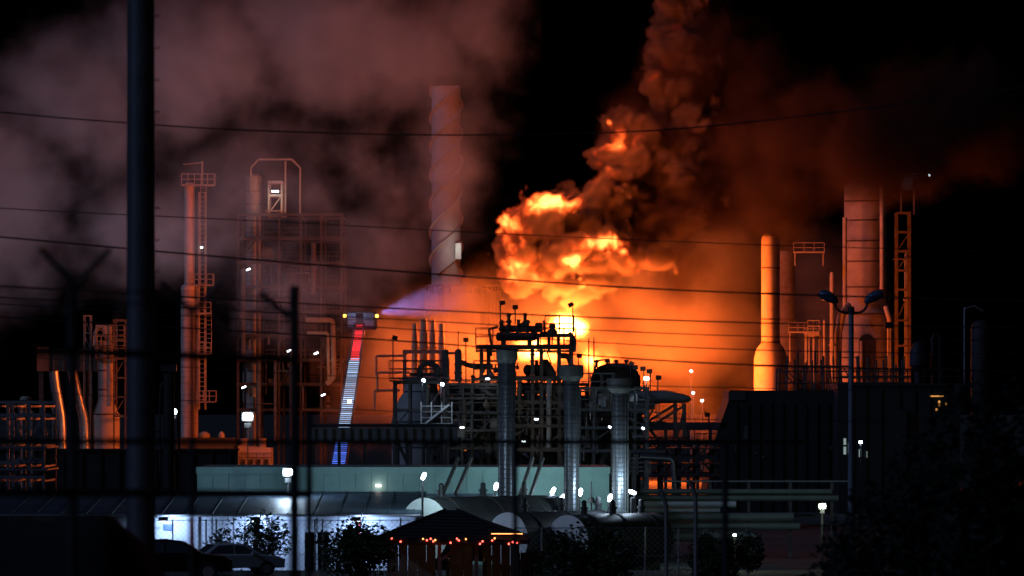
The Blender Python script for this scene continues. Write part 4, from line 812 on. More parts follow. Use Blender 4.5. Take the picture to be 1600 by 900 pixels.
# ------------------------------------------------------------------ dark building and scaffold in front of the reactors
def dark_building():
    d = 430; o = thing('dark_hopper_building', 'black building with sloping left side in front of the reactors', 'building', (P(1220, 0, d).x, d, 0)); X = lambda p: P(p, 0, d).x; Z = lambda p: P(0, p, d).z
    dm = mat('soot_black_cladding', (.035, .033, .032), .8, 0, .4, .4)
    MB().prism([(X(1100), 0), (X(1116), Z(690)), (X(1140), Z(622)), (X(1140), Z(610)), (X(1308), Z(610)), (X(1308), 0)], d, d + 14).obj('wall', dm, o, False)
    MB().bbox((X(1138), d - .1, Z(625)), (X(1165), d + .05, Z(612))).obj('top_plate', STEEL, o, False)
    for k in range(9): px = 1150 + k * 18; MB().bbox((X(px), d - .12, 0), (X(px + 1.5), d - .002, Z(630))).obj('cladding_rib', dm, o, False)
    for px, py, w_, h_ in ((1162, 676, 7, 22), (1148, 700, 4, 12), (1178, 708, 6, 3), (1190, 714, 5, 4), (1296, 700, 5, 6)):
        MB().bbox((X(px), d - .09, Z(py + h_ / 2)), (X(px + w_), d - .003, Z(py - h_ / 2))).obj('window', mat('grimy_pane', (.12, .13, .13), .3), o, False)
    d = 424; o = thing('dark_block_building', 'black flat-topped block building behind the twin street lamp', 'building', (P(1400, 0, d).x, d, 0)); X = lambda p: P(p, 0, d).x; Z = lambda p: P(0, p, d).z
    MB().bbox((X(1309), d, 0), (X(1500), d + 14, Z(600))).obj('wall', dm, o, False); MB().bbox((X(1308), d - .1, Z(603)), (X(1501), d + 14.1, Z(599))).obj('parapet', dm, o, False)
    rail_mesh(MB(), (X(1312), d + .4, Z(600)), (X(1498), d + .4, Z(600)), 1.1, 1.3, .07).obj('roof_rail', dm, o, False)
    for px in (1330, 1352, 1376, 1404, 1428, 1452): MB().bbox((X(px), d - .12, 0), (X(px + 2), d - .003, Z(606))).obj('cladding_rib', dm, o, False)
    MB().bbox((X(1400), d - .5, 0), (X(1416), d - .13, Z(640))).obj('duct', dm, o, False)
    wm = glowmat('faint_lit_window', (.6, .8, .75), .35)
    for px, py, w_, h_ in ((1318, 690, 4, 10), (1318, 704, 4, 12), (1325, 700, 4, 16), (1342, 708, 4, 12), (1352, 710, 3, 10)):
        MB().bbox((X(px), d - .06, Z(py + h_ / 2)), (X(px + w_), d - .003, Z(py - h_ / 2))).obj('lit_window', wm, o, False)
    wa = glowmat('amber_window', (1, .42, .1), .8)
    for px, py in ((1466, 628), (1466, 634), (1462, 640), (1517 - 40, 576 + 55)): MB().bbox((X(px), d - .06, Z(py + 2)), (X(px + 3), d - .003, Z(py - 2))).obj('lit_window', wa, o, False)
    MB().bbox((X(1452), d - .06, Z(620)), (X(1474), d - .003, Z(618))).obj('light_strip', wa, o, False)
dark_building()
def scaffold():
    d = 445; o = thing('scaffold', 'bare tube scaffold standing on the dark building roof, silhouetted on firelight', 'scaffold', P(1320, 610, d)); X = lambda p: P(p, 0, d).x; Z = lambda p: P(0, p, d).z; random.seed(5)
    for y in (d, d + 2.5):
        for px in range(1217, 1426, 14):
            MB().tube([(X(px + random.uniform(-2, 2)), y, Z(612)), (X(px + random.uniform(-2, 2)), y, Z(random.choice((548, 556, 562, 570, 575))))], .075, 6).obj('standard', RUST, o)
        for py in (572, 580, 590, 598): 
            a, b = (1217, 1424) if py in (580, 598) else random.choice(((1217, 1330), (1300, 1424), (1240, 1424))); MB().tube([(X(a), y - .06, Z(py)), (X(b), y - .06, Z(py))], .065, 6).obj('ledger', RUST, o)
    for a, b in (((1219, 575), (1245, 606)), ((1232, 582), (1258, 608)), ((1318, 575), (1332, 598)), ((1392, 600), (1406, 572))): MB().tube([P(*a, d - .12), P(*b, d - .12)], .06, 6).obj('brace', RUST, o)
    for px in (1240, 1300, 1360): MB().tube([P(px, 596, d), P(px, 596, d + 2.5)], .04, 6).obj('transom', RUST, o)
scaffold()
floodlight('unlit round floodlight on a tall thin pole on the block building roof', 1389, 508, 600, 440, 0, dirx=.01, size=12)
d = 440
for i, (px, w_, t, lab) in enumerate(((1436, 15, 533, 'left bulky dark vent on the block building roof'), (1458, 10, 527, 'right dark vent pipe with hooked top on the block building roof'))):
    b = P(px, 602, d); o = thing('roof_vent', lab, 'vent', b); z = P(0, t, d).z - b.z; r = S(w_, d) / 1
    MB().lathe(b, [(r * .5, 0), (r * .5, z * .3), (r, z * .45), (r, z * .75), (r * .6, z * .95), (r * .3, z)] if i == 0 else [(r * .35, 0), (r * .35, z)], 16).obj('shell', BLACK, o)
    if i: MB().tube([b + Vector((0, 0, z)), b + Vector((.1, 0, z + .25)), b + Vector((.4, 0, z + .3)), b + Vector((.5, 0, z)), b + Vector((.5, 0, 0))], .12, 8).obj('hook', BLACK, o)
pipe('thin hooked pipe standing far right on the block building roof', [(1507, 600), (1507, 482), (1522, 478), (1536, 486)], 1.3, 442, GALV, flanges=False)
column('roof_tank', 'small domed tank at the far right in the dark', 'tank', 1533, 450, [(16, 600), (16, 512), (12, 503), (5, 500)], DARKS, 24)

# ------------------------------------------------------------------ left: tower, structures
def left_tower():
    d = 645; px = 296; o = column('distillation_tower', 'tall slender tower with ladder and railed landings, lit orange, left of centre', 'tower', px, d, [(13.5, 640), (13.5, 452), (12, 446), (8, 444), (8, 290), (6, 286)], mat('tower_insulation', (.75, .6, .5), .7, 0, .3, .4), 28)
    for py in range(455, 665, 9): MB().lathe((o.location.x, d, P(0, py, d).z), [(S(13.9, d), 0), (S(13.9, d), .07)], 28).obj('band', VES, o)
    for (a, b, py) in ((285, 336, 290), (296, 334, 446), (300, 330, 490), (300, 330, 553), (300, 338, 628)):
        m_ = MB(); z = P(0, py, d).z; y = d - S(14, d) - .1
        m_.bbox((P(a, 0, d).x, y - .8, z - .08), (P(b, 0, d).x, y + 1.2, z + .08)); p_ = m_.obj('landing', VES, o, False)
        rail_mesh(MB(), (P(a, 0, d).x, y - .8, z), (P(b, 0, d).x, y - .8, z), 1.25, .75, .085).obj('handrail', VES, p_, False)
        rail_mesh(MB(), (P(b, 0, d).x, y - .8, z), (P(b, 0, d).x, y + 1.2, z), 1.25, .8, .085).obj('handrail', VES, p_, False)
    ladder_mesh(MB(), P(318, 446, d - 1.2), P(318, 290, d - 1.2), .65, .5, .07).obj('ladder', VES, o, False)
    ladder_mesh(MB(), P(315, 628, d - 1.2), P(315, 446, d - 1.2), .65, .5, .07).obj('ladder', VES, o, False); ladder_mesh(MB(), P(326, 553, d - 1.2), P(326, 490, d - 1.2), .65, .5, .07).obj('ladder', VES, o, False)
    MB().tube([P(316, 290, d), P(316, 252, d)], .1, 8).obj('mast', VES, o); MB().tube([P(316, 254, d), P(286, 257, d)], .06, 6).obj('davit_arm', VES, o)
    for px2 in (311, 321): MB().tube([P(px2, 640, d - 1), P(px2, 300, d - 1)], .12, 8).obj('riser', VES, o)
    MB().lathe(P(315, 388, d - 1.3), [(.05, 0), (.14, .05), (.14, .15), (.05, .2)], 8).obj('lamp', LAMPW2, o)
left_tower()
def left_unit():
    d = 620
    o = column('heater_stack', 'column with orange-lit strip and flared skirt at the far left', 'column', 165, d, [(22, 650), (18, 640), (12, 625), (12, 540), (9, 532)], VES, 28, ((12.5, 545), (12.5, 580), (12.5, 610), (22.5, 648)))
    MB().tube([P(171, 635, d - 2), P(171, 510, d - 2)], .3, 10).obj('downcomer', VES, o); MB().tube([P(150, 545, d - 1), P(149, 520, d - 1), P(153, 511, d - 1), P(164, 511, d - 1), P(166, 530, d - 1)], S(3, d), 10).obj('crossover_pipe', VES, o)
    for py, a, b in ((541, 146, 194), (560, 150, 196), (524, 150, 194)):
        z = P(0, py, d).z; MB().bbox((P(a, 0, d).x, d - 2.6, z), (P(b, 0, d).x, d + 1, z + .1)).obj('landing', RUST, o, False); rail_mesh(MB(), P(a, py, d - 2.6), P(b, py, d - 2.6), 1.1, .8, .07).obj('handrail', VES, o, False)
    steel_frame('dark open frame right of the far-left column', (178, 196), (500, 530, 560, 590, 620, 650), d - 3, 4, 2.5, braces=(((178, 590), (196, 560)), ((178, 650), (196, 620))), m_=RUST)
    steel_frame('small open lattice left of the far-left column top', (131, 141), (493, 520, 545), d - 1, 2, 1.6, braces=(((131, 493), (141, 520)), ((131, 520), (141, 545))), m_=DULL)
    o = thing('duct_housing', 'dark boxy duct housing high at the far left', 'duct', P(105, 600, d)); MB().bbox((P(58, 0, d).x, d, P(0, 580, d).z), (P(150, 0, d).x, d + 6, P(0, 545, d).z)).obj('casing', STEEL, o, False); MB().bbox((P(58, 0, d).x, d - .3, P(0, 580, d).z), (P(76, 0, d).x, d, P(0, 542, d).z)).obj('end_box', RUST, o, False)
    for k in range(5): px = 84 + k * 14; MB().bar(P(px, 580, d - .08), P(px, 546, d - .08), .2).obj('stiffener', STEEL, o, False)
    for px in (64, 140): MB().bar(P(px, 580, d + 2), (P(px, 0, d).x, d + 2, 0), .5).obj('leg', STEEL, o, False)
    for i, (pts, lab) in enumerate((([(84, 580), (86, 600), (96, 655)], 'left big leaning metal duct under the boxy housing'), ([(113, 580), (118, 605), (131, 655)], 'right big leaning metal duct under the boxy housing'))):
        pipe(lab, [(*p_, 0) for p_ in pts] + [(pts[-1][0] + 2, 740, 0)], 8, d - 1, CLAD, 18, 'leaning_duct', 'duct', 'leaning ducts at the far left')
    for i, (px, t, lab) in enumerate(((84, 640, 'short upright orange-lit pipe under the leaning ducts'), (185, 708, 'short hooked orange-lit pipe left of the big pole'), (328, 708, 'short hooked orange-lit pipe right of the slim dark stack'))):
        pipe(lab, [(px, 740), (px, t), (px - 4, t - 1)], 2.2, 560, VES, flanges=False)
    for i, (px, t, w_, lab) in enumerate(((35, 642, 5, 'left of two orange-lit drums above the far-left frame'), (50, 642, 4, 'right of two orange-lit drums above the far-left frame'))): column('vent_drum', lab, 'drum', px, 380, [(w_, 670), (w_, t + 3), (w_ * .6, t)], VES, 18)
    column('roof_fan', 'small orange-lit rounded fan housing at the far left', 'fan', 40, 400, [(5, 626), (9, 625), (9, 622), (6, 619)], VES, 18)
left_unit()
d = 505; o = thing('added_dark_wall', 'added long dark low wall at the left behind the shed, covering firelit ground', 'wall', (P(120, 0, d).x, d, 0))  # added to hide the ground that the fire lights up here
MB().bbox((P(-80, 0, d).x, d, 0), (P(372, 0, d).x, d + .6, P(0, 704, d).z)).obj('wall', DARKS, o, False)
for k in range(16): px = -78 + k * 29; MB().bbox((P(px, 0, d).x, d - .2, 0), (P(px + 4, 0, d).x, d - .002, P(0, 702, d).z)).obj('pilaster', DARKS, o, False)
MB().bbox((P(-82, 0, d).x, d - .25, P(0, 704, d).z), (P(374, 0, d).x, d + .85, P(0, 701, d).z)).obj('coping', DARKS, o, False)
GB = mat('blue_grey_steel', (.22, .24, .28), .5, .4)
steel_frame('blue-grey steel frame at the left edge, over a star-bright lamp', (-6, 12, 20, 46, 68), (628, 648, 690, 722, 745), 330, 8, 4.5, braces=(((20, 640), (34, 690)), ((46, 690), (68, 648))), m_=GB, decks=((-10, 74, 700), (-10, 74, 735)), rails=((22, 70, 735), (-10, 74, 700)))
def slim_stack():
    d = 330; o = column('slim_stack', 'slim dark stack with square cap right of the big pole', 'stack', 264, d, [(9, 735), (9, 582), (9, 578)], BLACK, 20)
    MB().bbox((P(252, 0, d).x, d - .5, P(0, 580, d).z), (P(276, 0, d).x, d + .5, P(0, 570, d).z)).obj('cap', BLACK, o, False)
    for s_, x in ((-1, 250), (1, 280)): MB().tube([P(264 + s_ * 9, 597, d), P(264 + s_ * 13, 605, d), P(264 + s_ * 14, 640, d), P(x, 690, d), P(x, 740, d)], S(2, d), 8).obj('side_pipe', BLACK, o)
slim_stack()
def lit_boxes():
    d = 632
    for i, (a, b, t, lab, m_) in enumerate(((372, 424, 700, 'orange-lit low machine house with two round roof vents', VES), (276, 366, 684, 'dark low block left of the orange-lit machine house', STEEL))):
        o = thing('machine_house', lab, 'building', (P((a + b) / 2, 0, d).x, d, 0)); MB().prism([(P(a, 0, d).x, 0), (P(a, 0, d).x, P(0, t - 4 if i == 0 else t, d).z), (P(b, 0, d).x, P(0, t, d).z), (P(b, 0, d).x, 0)], d, d + 5).obj('wall', m_, o, False)
        if i == 0:
            for px in (380, 409):
                q = P(px, t, d); MB().lathe((q.x, d + 1.5, q.z), [(.42, 0), (.42, .9), (.5, .92), (.5, 1.05)], 16).obj('roof_vent', VES, o)
            for px in (376, 388, 400, 412): MB().bbox((P(px, 0, d).x, d - .1, P(0, 733, d).z), (P(px + 7, 0, d).x, d - .004, P(0, 718, d).z)).obj('door', BLACK, o, False)
            rail_mesh(MB(), P(366, 722, d - .4), P(424, 722, d - .4), 1.0, .8, .08).obj('handrail', RUST, o, False)
        else:
            for px, w_ in ((318, 18), (345, 10)): q = P(px, t, d); MB().lathe((q.x, d + 1.5, q.z), [(S(w_, d) * .5, 0), (S(w_, d) * .5, .35), (S(w_, d) * .3, .6), (.1, .7)], 16).obj('roof_vent', VES, o)
lit_boxes()
# the big dim unit between tower and ladder
def dim_unit():
    d = 655; random.seed(9)
    du = steel_frame('large dim lattice structure in smoke between the slender tower and the ladder', (372, 402, 436, 470, 502, 534), (335, 372, 410, 448, 486, 524, 562, 600, 640), d, 14, 4, braces=(((372, 410), (402, 372)), ((402, 486), (436, 448)), ((470, 448), (502, 410)), ((502, 562), (534, 524)), ((436, 600), (470, 562)), ((470, 524), (502, 486)), ((372, 562), (402, 524))),
                m_=DARKS, decks=tuple((368, 538, py) for py in (372, 410, 448, 486, 524, 562, 600)), rails=tuple((368, 538, py) for py in (372, 410, 448, 486, 524, 562)))
    clutter(du, 374, 532, 376, 640, d - .6, 46, STEEL)
    steel_frame('small lamp-lit upper frame on the dim lattice structure', (420, 440), (284, 305, 335), d, 4, 3, ground=False, braces=(((424, 328), (438, 308)),), m_=CONC, decks=((414, 444, 330),))
    o = column('overhead_drum', 'pale drum at the top left of the dim lattice structure', 'drum', 396, d + 2, [(12, 372), (12, 285), (13, 282), (13, 276), (8, 272)], DULL, 24, ((12.6, 300), (12.6, 320)))
    a = P(430, 299, d - 1); o = thing('work_lamp', 'small bright lamp inside the upper frame of the dim structure', 'lamp', a); MB().box(a, (.8, .3, .22)).obj('lens', LAMPW2, o, False); MB().tube([a, a + Vector((0, 1, .4))], .05, 6).obj('bracket', BLACK, o); light('POINT', a + Vector((0, -.6, -.5)), 55, (1, .95, .7), o, .2)
    pipe('tall thin inverted-U pipe arching over the dim lattice structure', [(392, 300), (392, 262), (404, 249), (456, 249), (469, 262), (469, 335)], 1.5, d, CONC, 8, flanges=False)
    pipe('thin upright pipe under the inverted-U pipe', [(446, 340), (446, 252)], 1.5, d, CONC, 8, flanges=False)
    for i, (pts, r_, lab) in enumerate((([(478, 500), (520, 500), (522, 590), (510, 600)], 4, 'thick hooked pipe in front of the dim structure, left of the ladder'), ([(480, 520), (512, 520), (514, 600)], 2.5, 'inner hooked pipe in front of the dim structure'), ([(380, 420), (380, 560)], 4, 'vertical pipe on the left of the dim structure'), ([(420, 470), (460, 470), (460, 560)], 3, 'bent pipe in the middle of the dim structure'), ([(490, 380), (490, 460)], 4, 'vertical pipe on the upper right of the dim structure'), ([(405, 560), (405, 680)], 3, 'low vertical pipe on the left of the dim structure'), ([(430, 560), (430, 690)], 2.5, 'low vertical pipe in the middle of the dim structure'), ([(455, 545), (455, 690)], 3, 'low vertical pipe on the right of the dim structure'))): pipe(lab, pts, r_, d - 1.5, DULL if i < 2 else STEEL)
    for i, (px, py, r_, h_, lab) in enumerate(((415, 400, 11, 26, 'dim vertical drum upper left in the lattice structure'), (452, 434, 12, 26, 'dim vertical drum in the centre of the lattice structure'), (488, 512, 11, 26, 'dim vertical drum lower right in the lattice structure'), (386, 474, 9, 26, 'dim vertical drum left in the lattice structure'), (452, 590, 12, 26, 'dim vertical drum low in the lattice structure'))):
        q = P(px, py + h_ / 2, d + 5); o = thing('vertical_drum', lab, 'drum', q); z = S(h_, d); r = S(r_, d)
        MB().lathe(q, [(r * .8, 0), (r, .2), (r, z - .3), (r * .7, z), (r * .2, z + .1)], 22).obj('shell', STEEL, o); MB().lathe(q + Vector((0, 0, z * .5)), [(r * 1.06, 0), (r * 1.06, .12)], 22).obj('band', RUST, o)
    for px, py, lab in ((388, 421, 'tiny white lamp left in the dim structure'), (494, 552, 'tiny white lamp low right in the dim structure'), (381, 605, 'tiny white lamp low left in the dim structure'), (452, 548, 'tiny white lamp low centre in the dim structure'), (505, 617, 'tiny white lamp lowest in the dim structure')):
        a = P(px, py, d - 3); o = thing('work_lamp', lab, 'lamp', a, 'tiny lamps in the dim structure'); MB().box(a, (.5, .12, .16), 0, -.4).obj('lens', LAMPW2, o, False); MB().tube([a, a + Vector((0, 3, .3))], .05, 6).obj('bracket', BLACK, o)
        light('POINT', a + Vector((0, -.5, -.3)), 14, (.95, 1, .8), o, .15)
dim_unit()
# distant lamp-lit stubs in the orange haze on the right
for i, (px, py) in enumerate(((1080, 582), (1083, 616), (1097, 628))):
    d = 720; a = P(px, py, d); o = thing('distant_lamp_mast', ('upper', 'lower left', 'lower right')[i] + ' faint white lamp in the orange haze left of the slim column', 'lamp', (a.x, d, 0)); MB().tube([(a.x, d, 0), a], .12, 8).obj('mast', CONC, o); MB().lathe(a, [(.08, 0), (.2, .08), (.2, .25), (.08, .33)], 10).obj('lens', LAMPW2, o)

# ------------------------------------------------------------------ star-bright lamps
def bright_lamp(label, px, py, base, d, size, m_, power, colour, aim=None, spot=150, fill=0):
    a = P(px, py, d); b = P(px, base, d); s_ = S(size, d); o = thing('flood_lamp', label, 'lamp', (b.x, d, 0), 'bright flood lamps')
    MB().tube([(b.x, d + .2, 0), (b.x, d + .2, a.z - s_ * .3)], .06, 10).obj('mast', BLACK, o)
    MB().box(a + Vector((0, .16, 0)), (s_ * 1.25, .28, s_ * .95)).obj('housing', BLACK, o, False)
    MB().lathe(a + Vector((0, 0, -s_ * .35)), [(s_ * .35, 0), (s_ * .5, s_ * .12), (s_ * .5, s_ * .55), (s_ * .35, s_ * .7)], 14).obj('lens', m_, o)
    MB().box(a + Vector((0, .2, -s_ * .9)), (s_ * .7, .3, s_ * .5)).obj('ballast_box', BLACK, o, False)
    if power: light('SPOT', a + Vector((0, -.5, s_ * .9)), power, colour, o, .3, aim, spot)
    if fill: light('POINT', a + Vector((0, -.8, 0)), fill, colour, o, .3)
    return o
MAUVE = (.52, .66, .92)
SB = glowmat('star_lamp', (.75, .92, 1), 90)
bright_lamp('brightest bluish flood lamp left of the ladder, over the orange-lit machine house', 387, 651, 735, 588, 15, SB, 9500, MAUVE, P(400, -80, 556), 112, 25)
bright_lamp('large bright white flood lamp against the teal building at its left', 450, 738, 790, 283, 14, SB, 0, (.5, .72, 1), None, 150, 340)
bright_lamp('bright small flood lamp at the left edge in front of the blue-grey frame', 60, 718, 735, 588, 11, SB, 9500, MAUVE, P(60, -80, 556), 112, 0)
bright_lamp('bright small flood lamp beside the slim dark stack', 271, 643, 735, 588, 10, SB, 9500, MAUVE, P(220, -80, 556), 112, 0)
bright_lamp('greenish bright lamp in the darkness at the lower right', 1285, 791, 850, 270, 10, glowmat('green_star_lamp', (.85, 1, .75), 60), 0, (.8, 1, .7), None, 150, 60)
bright_lamp('small white lamp low beside the right shrub', 1148, 836, 870, 262, 5, LAMPG, 0, (.75, 1, .6), None, 150, 45)
bright_lamp('small white lamp on the face of the dark block building', 1345, 691, 740, 419, 5, LAMPW, 0, COOL, None, 150, 20)
# ------------------------------------------------------------------ fire and smoke
class NG:
    """small builder of field maths in geometry nodes"""
    def __init__(s, name):
        s.t = bpy.data.node_groups.new(name, 'GeometryNodeTree')
        s.t.interface.new_socket('Geometry', in_out='OUTPUT', socket_type='NodeSocketGeometry')
        s.pos = s.t.nodes.new('GeometryNodeInputPosition').outputs[0]
    def set(s, sock, v):
        if isinstance(v, bpy.types.NodeSocket): s.t.links.new(v, sock)
        else: sock.default_value = v
    def m(s, op, a, b=0.0, c=None):
        n = s.t.nodes.new('ShaderNodeMath'); n.operation = op
        s.set(n.inputs[0], a); s.set(n.inputs[1], b)
        if c is not None: s.set(n.inputs[2], c)
        return n.outputs[0]
    def v(s, op, a, b=(0, 0, 0)):
        n = s.t.nodes.new('ShaderNodeVectorMath'); n.operation = op
        s.set(n.inputs[0], a)
        if op == 'SCALE': s.set(n.inputs['Scale'], b)
        elif op != 'LENGTH': s.set(n.inputs[1], b)
        return n.outputs['Value' if op in ('LENGTH', 'DOT_PRODUCT') else 'Vector']
    def noise(s, p, scale, detail=4.0, rough=0.55, dist=0.0, colour=False):
        n = s.t.nodes.new('ShaderNodeTexNoise')
        s.set(n.inputs['Vector'], p); n.inputs['Scale'].default_value = scale
        n.inputs['Detail'].default_value = detail; n.inputs['Roughness'].default_value = rough; n.inputs['Distortion'].default_value = dist
        return n.outputs['Color' if colour else 0]
    def cells(s, p, scale):
        n = s.t.nodes.new('ShaderNodeTexVoronoi'); n.feature = 'F1'
        s.set(n.inputs['Vector'], p); n.inputs['Scale'].default_value = scale
        return n.outputs['Distance']
    def step(s, x, lo, hi):
        n = s.t.nodes.new('ShaderNodeMapRange'); n.interpolation_type = 'SMOOTHSTEP'
        s.set(n.inputs[0], x); s.set(n.inputs[1], lo); s.set(n.inputs[2], hi)
        n.inputs[3].default_value = 0; n.inputs[4].default_value = 1
        return n.outputs[0]
    def blobs(s, p, lst, d0, k):
        """largest of the ellipsoids (px, py, rx, ry, depth offset m, depth radius m, weight): 1 in the middle, 0 at the rim"""
        out = None
        for (px, py, rx, ry, dz, rz, wt) in lst:
            c = P(px, py, d0); c.y += dz
            q = s.v('SUBTRACT', p, tuple(c))
            q = s.v('MULTIPLY', q, (1 / (rx * k), 1 / rz, 1 / (ry * k)))
            f = s.m('MULTIPLY_ADD', s.v('LENGTH', q), -wt, wt)
            out = f if out is None else s.m('MAXIMUM', out, f)
        return out
    def finish(s, dens, lo, hi, vox, mat):
        vc = s.t.nodes.new('GeometryNodeVolumeCube')
        s.set(vc.inputs['Density'], dens)
        vc.inputs['Min'].default_value = lo; vc.inputs['Max'].default_value = hi
        for i, ax in enumerate('XYZ'): vc.inputs['Resolution ' + ax].default_value = max(8, int((hi[i] - lo[i]) / (vox[i] if isinstance(vox, tuple) else vox)))
        sm = s.t.nodes.new('GeometryNodeSetMaterial'); sm.inputs['Material'].default_value = mat
        s.t.links.new(vc.outputs[0], sm.inputs[0])
        o = s.t.nodes.new('NodeGroupOutput'); s.t.links.new(sm.outputs[0], o.inputs[0])
        return s.t

def vol_mat(name, dens, colour, aniso=0.0, emit=None, absorb=None):
    m = bpy.data.materials.new(name); m.use_nodes = True; n = m.node_tree.nodes; n.clear(); L = m.node_tree.links
    out = n.new('ShaderNodeOutputMaterial'); at = n.new('ShaderNodeAttribute'); at.attribute_name = 'density'
    pv = n.new('ShaderNodeVolumePrincipled'); pv.inputs['Color'].default_value = (*colour, 1); pv.inputs['Anisotropy'].default_value = aniso
    pv.inputs['Density'].default_value = dens
    if absorb: pv.inputs['Absorption Color'].default_value = (*absorb, 1)
    if emit:
        # flame: colour follows how dense (hot) the burning gas is
        mul = n.new('ShaderNodeMath'); mul.operation = 'MULTIPLY'; L.new(at.outputs['Fac'], mul.inputs[0]); mul.inputs[1].default_value = emit
        pw = n.new('ShaderNodeMath'); pw.operation = 'POWER'; L.new(at.outputs['Fac'], pw.inputs[0]); pw.inputs[1].default_value = 1.6
        mul2 = n.new('ShaderNodeMath'); mul2.operation = 'MULTIPLY'; L.new(pw.outputs[0], mul2.inputs[0]); mul2.inputs[1].default_value = emit
        cr = n.new('ShaderNodeValToRGB'); L.new(at.outputs['Fac'], cr.inputs[0]); e = cr.color_ramp.elements
        e[0].position = 0.05; e[0].color = (1, .035, .006, 1); e[1].position = .9; e[1].color = (1, .42, .09, 1)
        x = e.new(.45); x.color = (1, .15, .018, 1)
        L.new(cr.outputs[0], pv.inputs['Emission Color']); L.new(mul2.outputs[0], pv.inputs['Emission Strength'])
    L.new(pv.outputs[0], out.inputs['Volume'])
    return m

def volume(name, label, cat, tree, mat, step=0.0):
    me = bpy.data.meshes.new(name); o = bpy.data.objects.new(name, me); col.objects.link(o)
    md = o.modifiers.new('cloud', 'NODES'); md.node_group = tree
    me.materials.append(mat)
    o['label'] = label; o['category'] = cat; o['kind'] = 'stuff'
    return o
DF = 600.0; K = DF / F
def corner(px, py, dy): v = P(px, py, DF); v.y += dy; return v
def dom(x0, y0, x1, y1, d0, d1):
    a = corner(x0, y1, d0); b = corner(x1, y0, d1); return tuple(a), tuple(b)

# --- black and brown soot of the fireball and its rising column
g = NG('soot_field')
warp = g.v('SCALE', g.v('SUBTRACT', g.noise(g.pos, .10, 3, .55, colour=True), (.5, .5, .5)), 5.0)
p = g.v('ADD', g.pos, warp)
FIREBALL = [
    (850, 350, 92, 60, 0, 5.5, 1), (815, 402, 62, 66, 0, 5, 1), (895, 395, 105, 60, 0, 6, 1), (970, 398, 82, 46, 1, 5, 1), (1020, 402, 50, 26, 1, 4, .8), (905, 450, 62, 38, 1, 4, .9),
    (935, 318, 80, 52, 2, 6, .95), (975, 255, 66, 66, 2, 5.5, 1), (995, 200, 60, 52, 3, 5, 1), (1045, 270, 110, 95, 4, 6, .85), (1085, 200, 95, 75, 5, 6, .8), (1040, 330, 90, 60, 4, 5, .8),
    (1050, 140, 60, 55, 4, 5, .8), (1062, 80, 74, 75, 4, 5.5, .95), (1062, 5, 62, 70, 4, 5.5, 1), (1110, 60, 50, 70, 5, 5, .7)]
shape = g.blobs(p, FIREBALL, DF, K)
def billow(g, p):
    c1 = g.cells(p, .30); c2 = g.cells(p, .72); c3 = g.cells(p, 1.5)
    b = g.m('MULTIPLY_ADD', c1, -.50, .30); b = g.m('MULTIPLY_ADD', c2, -.30, b); b = g.m('MULTIPLY_ADD', c3, -.16, b)
    return g.m('ADD', b, g.m('MULTIPLY_ADD', g.noise(g.pos, .22, 6, .6), .55, -.06)), c2, c3
bump, c2, c3 = billow(g, p)
dens = g.step(g.m('ADD', shape, bump), .22, .36)
lo, hi = dom(740, -40, 1140, 500, -8, 10)
mat_soot = vol_mat('soot_smoke', 1.6, (.30, .25, .235))
soot = volume('fireball_smoke', 'dense billowing fireball of brown and black smoke above the burning unit', 'smoke', g.finish(dens, lo, hi, .16, mat_soot), mat_soot)

# --- flames: gas burning at the skin of the billows, and the fire at the foot
g = NG('flame_field')
warp = g.v('SCALE', g.v('SUBTRACT', g.noise(g.pos, .10, 3, .55, colour=True), (.5, .5, .5)), 5.0)
p = g.v('ADD', g.pos, warp)
bump, c2, c3 = billow(g, p)
hull = g.step(g.m('ADD', g.blobs(p, FIREBALL, DF, K), bump), .20, .34)
w2 = g.v('ADD', g.pos, g.v('SCALE', g.v('SUBTRACT', g.noise(g.pos, .28, 5, .6, colour=True), (.5, .5, .5)), 4.0))
where = g.blobs(w2, [
    (855, 316, 78, 36, -4, 5.5, 1.7), (798, 360, 44, 50, -4, 5, 1.25), (812, 428, 64, 42, -3, 5, 1.25), (898, 412, 58, 24, -5, 4.5, 1.7), (905, 455, 30, 22, -4, 4, 1.9), (870, 445, 70, 30, -3, 5, .9),
    (950, 384, 82, 34, -5, 6, 1.6), (1003, 408, 42, 24, -4, 5.5, 1.25), (962, 212, 56, 42, -3, 7, 1.75), (935, 255, 48, 60, -3, 6, 1.0), (1040, 90, 66, 80, 0, 6, .25)], DF, K)  # last blob: faint emission put into the top smoke lobe for firelight
tx = g.m('MULTIPLY_ADD', g.noise(w2, .55, 7, .66), 2.1, -1.06)
e = g.m('ADD', where, tx); e = g.m('MULTIPLY_ADD', c2, -.45, e); e = g.m('MULTIPLY_ADD', c3, -.22, e); e = g.m('ADD', e, .12)  # creases emit less, so the shading of the billows sits in the emission
e = g.m('MULTIPLY', g.step(e, .02, 1.25), hull)
foot = g.blobs(w2, [(884, 512, 46, 36, -2, 4, 1.8), (838, 545, 80, 44, 0, 5, 1.1), (930, 560, 70, 40, 0, 5, .9)], DF, K)
ft = g.step(g.m('ADD', foot, g.m('MULTIPLY_ADD', g.noise(w2, .4, 6, .6), 1.3, -.8)), .1, 1.0)
e = g.m('MAXIMUM', e, ft)
lo, hi = dom(740, 20, 1110, 620, -9, 7)
mat_flame = vol_mat('flame', .02, (.6, .3, .1), emit=7.5)
flame = volume('flames', 'orange and yellow flames in the fireball and at its foot', 'fire', g.finish(e, lo, hi, .17, mat_flame), mat_flame)

